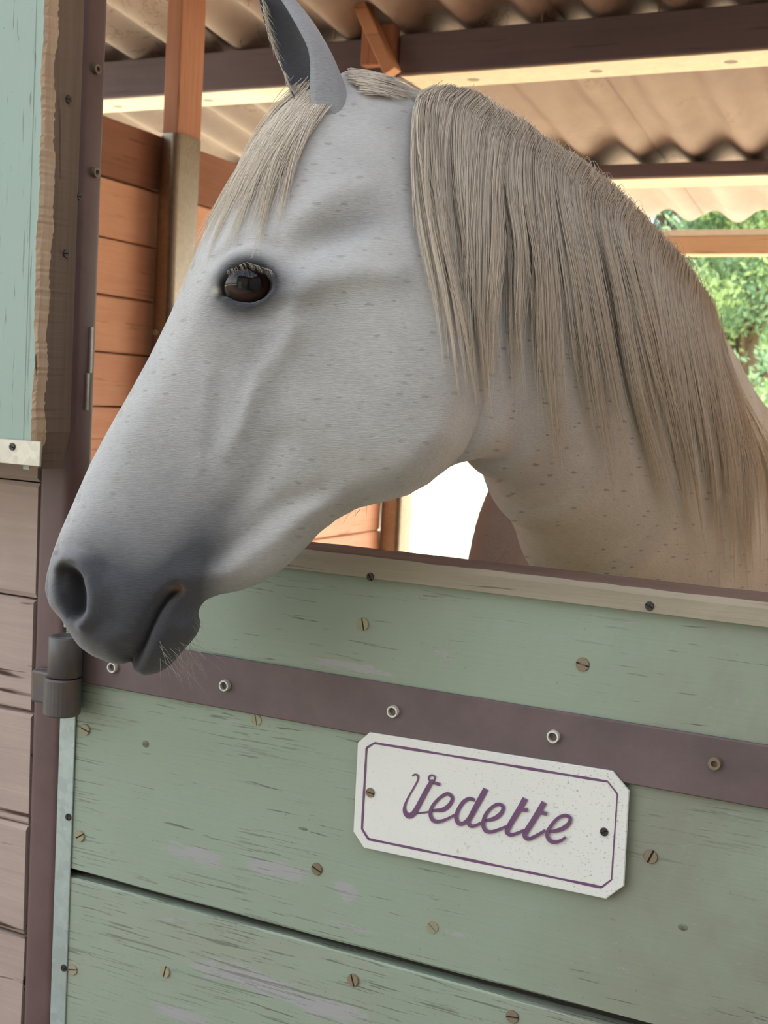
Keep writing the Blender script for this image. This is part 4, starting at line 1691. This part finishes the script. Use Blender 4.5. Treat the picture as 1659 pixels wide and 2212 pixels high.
eyem = m_eye()
for side in (1, -1):
    wr = 58.0
    # surface height of the lids round the opening
    rim = np.mean([w_at(*q) for q in (EP + (EP-EP.mean(0))*.22)])
    wc = rim+4-wr
    lc = np.array([(EX-CX)*S, (EY-CY)*S, D0-side*wc*S])
    bm = bmesh.new()
    bmesh.ops.create_uvsphere(bm, u_segments=32, v_segments=20, radius=wr*S)
    me = bpy.data.meshes.new('eye')
    bm.to_mesh(me)
    bm.free()
    for p in me.polygons:
        p.use_smooth = True
    me.materials.append(eyem)
    o = bpy.data.objects.new('eye', me)
    COL.objects.link(o)
    o.parent = horse
    wc_ = to_world(lc[0], lc[1], lc[2])
    # local z looks outwards from the head; local x along the lid
    zx = Vector(-FW*side)
    ang = math.radians(-14)
    xx = (Vector(RC)*math.cos(ang)+Vector(UC)*math.sin(ang))*(1 if side > 0 else -1)
    yy = zx.cross(xx)
    o.matrix_local = Matrix(((xx.x, yy.x, zx.x, wc_[0]-base[0]), (xx.y, yy.y, zx.y, wc_[1]-base[1]), (xx.z, yy.z, zx.z, wc_[2]-base[2]), (0, 0, 0, 1)))
    o['label'] = 'glossy dark brown eye'

# ---- hair
BVH = BVHTree.FromPolygons([tuple(p) for p in WV[:len(HV)]], [tuple(int(i) for i in f) for f in HF])
BVHE = BVHTree.FromPolygons([tuple(p) for p in WV], [tuple(int(i) for i in f) for f in AF])
CAMV = Vector(CAM)


def surf_depth(u, v, default=None):
    r = Vector(ray(u, v))
    h = BVH.ray_cast(CAMV, r.normalized(), 4.0)
    if h[0] is None:
        return default
    return h[3]/r.length


def tubes(name, strands, rads, mat, parent, taper=.12):
    """strands: list of (n,3) world arrays; three-sided tapering fibres in one mesh."""
    n = strands.shape[1]
    ns = strands.shape[0]
    T = np.gradient(strands, axis=1)
    T /= np.linalg.norm(T, axis=2)[..., None]+1e-9
    ref = np.broadcast_to(FW, T.shape)
    A1 = np.cross(T, ref)
    A1 /= np.linalg.norm(A1, axis=2)[..., None]+1e-9
    A2 = np.cross(T, A1)
    rr_ = rads[:, None]*(1-(1-taper)*np.linspace(0, 1, n)[None]**1.6)
    V = []
    for k in range(3):
        a = 2*math.pi*k/3+.5
        V.append(strands+(A1*math.cos(a)+A2*math.sin(a))*rr_[..., None])
    V = np.stack(V, 2)                         # ns, n, 3, xyz
    idx = np.arange(ns*n*3).reshape(ns, n, 3)
    Fq = []
    for k in range(3):
        k2 = (k+1) % 3
        Fq.append(np.stack([idx[:, :-1, k], idx[:, :-1, k2], idx[:, 1:, k2], idx[:, 1:, k]], -1).reshape(-1, 4))
    Fq = np.concatenate(Fq)
    Vf = V.reshape(-1, 3)-base
    me = bpy.data.meshes.new(name)
    me.vertices.add(len(Vf))
    me.vertices.foreach_set('co', Vf.ravel())
    me.loops.add(len(Fq)*4)
    me.loops.foreach_set('vertex_index', Fq.ravel().astype(np.int32))
    me.polygons.add(len(Fq))
    me.polygons.foreach_set('loop_start', np.arange(0, len(Fq)*4, 4, dtype=np.int32))
    me.polygons.foreach_set('use_smooth', np.ones(len(Fq), bool))
    me.update(calc_edges=True)
    sh = me.attributes.new('shade', 'FLOAT', 'POINT')
    g_ = np.repeat(RNG.normal(0, 1, ns), n*3)
    sh.data.foreach_set('value', g_.astype(np.float32))
    me.materials.append(mat)
    o = bpy.data.objects.new(name, me)
    COL.objects.link(o)
    o.parent = parent
    return o


def m_hair(name, a, b):
    s = NT(name)
    at_ = s.n('Attribute', attribute_name='shade')
    f_ = s.math('ADD', s.math('MULTIPLY', at_.outputs['Fac'], .22), .5, True)
    c = s.mix(f_, lin(*a), lin(*b))
    s.out(c, .5, 0, .4)
    tr = s.n('BsdfTranslucent')
    s.l(c, tr.inputs['Color'])
    mx = s.n('MixShader')
    mx.inputs[0].default_value = .42
    s.l(s.b.outputs[0], mx.inputs[1])
    s.l(tr.outputs[0], mx.inputs[2])
    s.l(mx.outputs[0], s.t.nodes['Material Output'].inputs['Surface'])
    return s.m


HAIR = m_hair('cream_mane_hair', (228, 216, 196), (250, 244, 232))
WHISK = m_hair('whisker_hair', (170, 160, 140), (214, 206, 190))
NP_ = 18


def resample(pts, n):
    P = catmull(pts, 10)
    d = np.r_[0, np.cumsum(np.linalg.norm(np.diff(P, axis=0), axis=1))]
    t = np.linspace(0, d[-1], n)
    return np.stack([np.interp(t, d, P[:, k]) for k in range(P.shape[1])], 1)


def hair_sheet(guides, nclump, per, jit_root, jit_tip, offs, depth_fn, rad, seed, len_var=(.75, 1.0), clump_pull=.6, strand_var=(.6, 1.05), hide=False):
    """guides: pixel polylines in order; strands interpolate between neighbours and lie on the horse."""
    rnd = np.random.default_rng(seed)
    G = np.array([resample(g_, NP_) for g_ in guides])
    ng = len(G)
    out, rads = [], []
    tt = np.linspace(0, 1, NP_)
    for c in range(nclump):
        r0 = (c+rnd.uniform(.1, .9))/nclump*(ng-1)
        layer = rnd.uniform(0, 1)
        tipoff = rnd.normal(0, jit_tip, 2)*np.array([1, .6])
        cl_len = rnd.uniform(*len_var)
        wav = rnd.uniform(2, 5)
        ph = rnd.uniform(0, 6)
        wa = rnd.uniform(0, 5)
        spread = rnd.uniform(.6, 1.5)
        for k in range(per):
            dr = rnd.normal(0, .5)*(ng-1)/nclump*spread*1.3
            r = np.clip(r0+dr*(1-clump_pull*tt**.7), 0, ng-1.001)
            i = r.astype(int)
            fr = (r-i)[:, None]
            L = cl_len*rnd.uniform(*strand_var)
            ts = np.clip(tt*L, 0, 1)*(NP_-1)
            j = np.minimum(ts.astype(int), NP_-2)
            fj = (ts-j)[:, None]
            p = (G[i, j]*(1-fj)+G[i, j+1]*fj)*(1-fr)+(G[i+1, j]*(1-fj)+G[i+1, j+1]*fj)*fr
            p = p + tipoff*(tt**1.4)[:, None] + rnd.normal(0, jit_root, 2)*(1-tt)[:, None]
            p[:, 0] += wa*np.sin(wav*tt*3+ph)*tt + rnd.normal(0, 1.6)*np.sin(tt*rnd.uniform(3, 9)+rnd.uniform(0, 6))
            o_ = offs[0]+(offs[1]-offs[0])*layer*(.35+.65*np.sin(np.pi*np.clip(tt*.8+.15, 0, 1)))+rnd.uniform(0, .004)
            d = np.array([depth_fn(p[q, 0], p[q, 1], r0/(ng-1)) for q in range(NP_)])
            d2 = d.copy()
            for _ in range(3):
                d2[1:-1] = .25*d2[:-2]+.5*d2[1:-1]+.25*d2[2:]
            d = np.minimum(d, d2)-o_
            if hide:
                d[0] += .035
                d[1] += .006
            P = np.array([atd(p[q, 0], p[q, 1], d[q]) for q in range(NP_)])
            out.append(P)
            rads.append(rad*rnd.uniform(.7, 1.25))
    return np.array(out), np.array(rads)


POLL = [[(752, 156), (790, 158), (840, 170), (890, 186), (925, 196)], [(765, 172), (800, 178), (845, 190), (885, 202), (915, 208)], [(790, 196), (820, 200), (850, 208), (880, 216), (905, 224)]]
MANE = [[(938, 192), (908, 203), (898, 250), (900, 345), (912, 430), (932, 520), (962, 640), (990, 790)],
        [(975, 188), (948, 205), (941, 300), (944, 420), (956, 540), (985, 690), (1010, 850)],
        [(1030, 200), (1002, 222), (990, 320), (1000, 470), (1024, 650), (1050, 870)],
        [(1080, 236), (1058, 262), (1046, 390), (1040, 540), (1040, 700), (1060, 900)],
        [(1128, 262), (1108, 292), (1094, 410), (1112, 540), (1110, 730), (1115, 930)],
        [(1178, 300), (1162, 340), (1172, 460), (1186, 620), (1195, 810), (1215, 1010)],
        [(1250, 345), (1226, 390), (1250, 540), (1280, 700), (1310, 880), (1345, 1060)],
        [(1330, 405), (1308, 460), (1345, 640), (1385, 840), (1430, 1000), (1470, 1150)],
        [(1405, 482), (1392, 550), (1435, 750), (1478, 940), (1508, 1110), (1530, 1240)],
        [(1476, 560), (1474, 640), (1508, 820), (1538, 990), (1558, 1140), (1570, 1280)],
        [(1532, 645), (1542, 725), (1566, 870), (1586, 1010), (1592, 1140), (1600, 1300)],
        [(1560, 730), (1574, 795), (1604, 905), (1630, 1010), (1640, 1120), (1648, 1260)],
        [(1570, 790), (1590, 835), (1630, 910), (1668, 1000), (1690, 1100), (1700, 1200)]]
crest_d = [1.165, 1.172, 1.185, 1.205, 1.225, 1.245, 1.275, 1.310, 1.370, 1.430, 1.500, 1.57, 1.62]


def mane_depth(u, v, r):
    cdp = float(np.interp(r*(len(crest_d)-1), range(len(crest_d)), crest_d))
    d = surf_depth(u, v)
    if d is None or d > cdp+.12:
        return cdp-.015
    return d


st1, ra1 = hair_sheet(MANE, 86, 56, 3, 16, (.001, .026), mane_depth, .00042, 21, (.72, 1.04), .62, hide=True, strand_var=(.5, 1.05))
st2, ra2 = hair_sheet(MANE, 70, 14, 5, 24, (.010, .032), mane_depth, .00034, 22, (.6, 1.15), .3, hide=True)
st5, ra5 = hair_sheet(POLL, 16, 26, 5, 6, (.001, .006), lambda u, v, r: min(surf_depth(u, v, 1.15), 1.17), .00036, 23, (.6, 1.0), .3)
rf = np.random.default_rng(77)
crest = resample([g_[0] for g_ in MANE], 200)
fw_, fr_ = [], []
for q in range(170):                                   # flyaway hairs standing off the crest
    i_ = rf.integers(20, 190)
    r0 = crest[i_]
    cdp = float(np.interp(i_/199*(len(crest_d)-1), range(len(crest_d)), crest_d))
    up_a, side_a, L = rf.uniform(4, 22), rf.uniform(5, 40), rf.uniform(40, 120)
    P = []
    for t in np.linspace(0, 1, NP_):
        P.append(atd(r0[0]+side_a*t, r0[1]+6-up_a*math.sin(math.pi*min(1, t*1.2))*1.2+L*t*t*.75, cdp-.02-.03*t))
    fw_.append(P)
    fr_.append(.00022)
mane = tubes('mane', np.concatenate([st1, st2, st5, np.array(fw_)]), np.concatenate([ra1, ra2, ra5, np.array(fr_)]), HAIR, horse)
mane['label'] = 'long cream mane falling down the near side of the neck'
FORE = [[(655, 196), (598, 242), (546, 310), (500, 392), (458, 474), (428, 545), (412, 590)],
        [(672, 196), (615, 258), (563, 335), (522, 415), (488, 490), (462, 545)],
        [(685, 200), (640, 262), (596, 340), (566, 425), (548, 505), (540, 560)],
        [(700, 210), (668, 270), (640, 345), (622, 420), (606, 480)]]


def fore_depth(u, v, r):
    d = surf_depth(u, v)
    return 1.13 if d is None or d > 1.2 else d


st3, ra3 = hair_sheet(FORE, 40, 42, 9, 12, (.0005, .007), fore_depth, .00034, 31, (.7, 1.0), .15, (.35, 1.05))
WISP = [[(560, 292), (500, 385), (455, 470), (424, 540), (404, 600)], [(540, 320), (470, 440), (415, 540), (372, 610), (338, 640)], [(530, 335), (468, 450), (420, 545), (380, 612), (330, 668)]]
st4, ra4 = hair_sheet(WISP, 9, 4, 3, 10, (.002, .006), fore_depth, .00030, 33, (.6, 1.0), .5)
fl_ = tubes('forelock', np.concatenate([st3, st4]), np.concatenate([ra3, ra4]), HAIR, horse)
fl_['label'] = 'pale beige forelock over the forehead'
# whiskers on the chin and jaw
rnd = np.random.default_rng(5)
ws, wr_ = [], []
for i in range(46):
    if i < 30:
        u0, v0 = rnd.uniform(345, 425), rnd.uniform(1375, 1425)
        dx, dy = rnd.uniform(-5, 75), rnd.uniform(25, 75)
    elif i < 40:
        u0, v0 = rnd.uniform(745, 800), rnd.uniform(1088, 1104)
        dx, dy = rnd.uniform(-45, 10), rnd.uniform(10, 26)
    else:
        u0, v0 = rnd.uniform(415, 435), rnd.uniform(1320, 1375)
        dx, dy = rnd.uniform(8, 22), rnd.uniform(4, 22)
    d = surf_depth(u0, v0, D0) - .0005
    P = [atd(u0+dx*t, v0+dy*t+10*t*t, d-.01*t) for t in np.linspace(0, 1, NP_)]
    ws.append(P)
    wr_.append(.00018)
whk = tubes('whiskers', np.array(ws), np.array(wr_), WHISK, horse)
whk['kind'] = 'stuff'
# eyelashes
ws, wr_ = [], []
for i in range(34):
    t = rnd.uniform(0, 1)
    q = np.array([np.interp(t, [0, .5, 1], [490, 532, 580]), np.interp(t, [0, .5, 1], [592, 572, 588])])
    d = surf_depth(q[0], q[1]-6, 1.06)-.001
    ws.append([atd(q[0]+(4+10*t)*s_+rnd.uniform(-2, 2), q[1]-6+17*s_*s_, d-.012*s_) for s_ in np.linspace(0, 1, NP_)])
    wr_.append(.00017)
lash = tubes('eyelashes', np.array(ws), np.array(wr_), WHISK, horse)
lash['kind'] = 'stuff'
for o in (mane, fl_):
    o['kind'] = 'stuff'

# pale hair along the rim of the near ear
ws, wr_ = [], []
rim = catmull([(561, 2), (574, 60), (597, 140), (622, 190)], 12)
for i in range(230):
    q = rim[rnd.integers(0, len(rim))]+rnd.normal(0, 3.0, 2)+np.array([6, 0])
    r_ = Vector(ray(*q))
    h = BVHE.ray_cast(CAMV, r_.normalized(), 3.0)
    if h[0] is None:
        continue
    d = h[3]/r_.length-.001
    L = rnd.uniform(14, 44)
    dx, dy = rnd.uniform(.1, .6), rnd.uniform(.5, 1.0)
    if d > 1.17:
        continue
    ws.append([atd(q[0]+L*dx*s_, q[1]+L*dy*s_, d-.004*math.sin(math.pi*s_)) for s_ in np.linspace(0, 1, NP_)])
    wr_.append(.00026)
eh_ = tubes('ear_hair', np.array(ws), np.array(wr_), HAIR, horse)
eh_['kind'] = 'stuff'
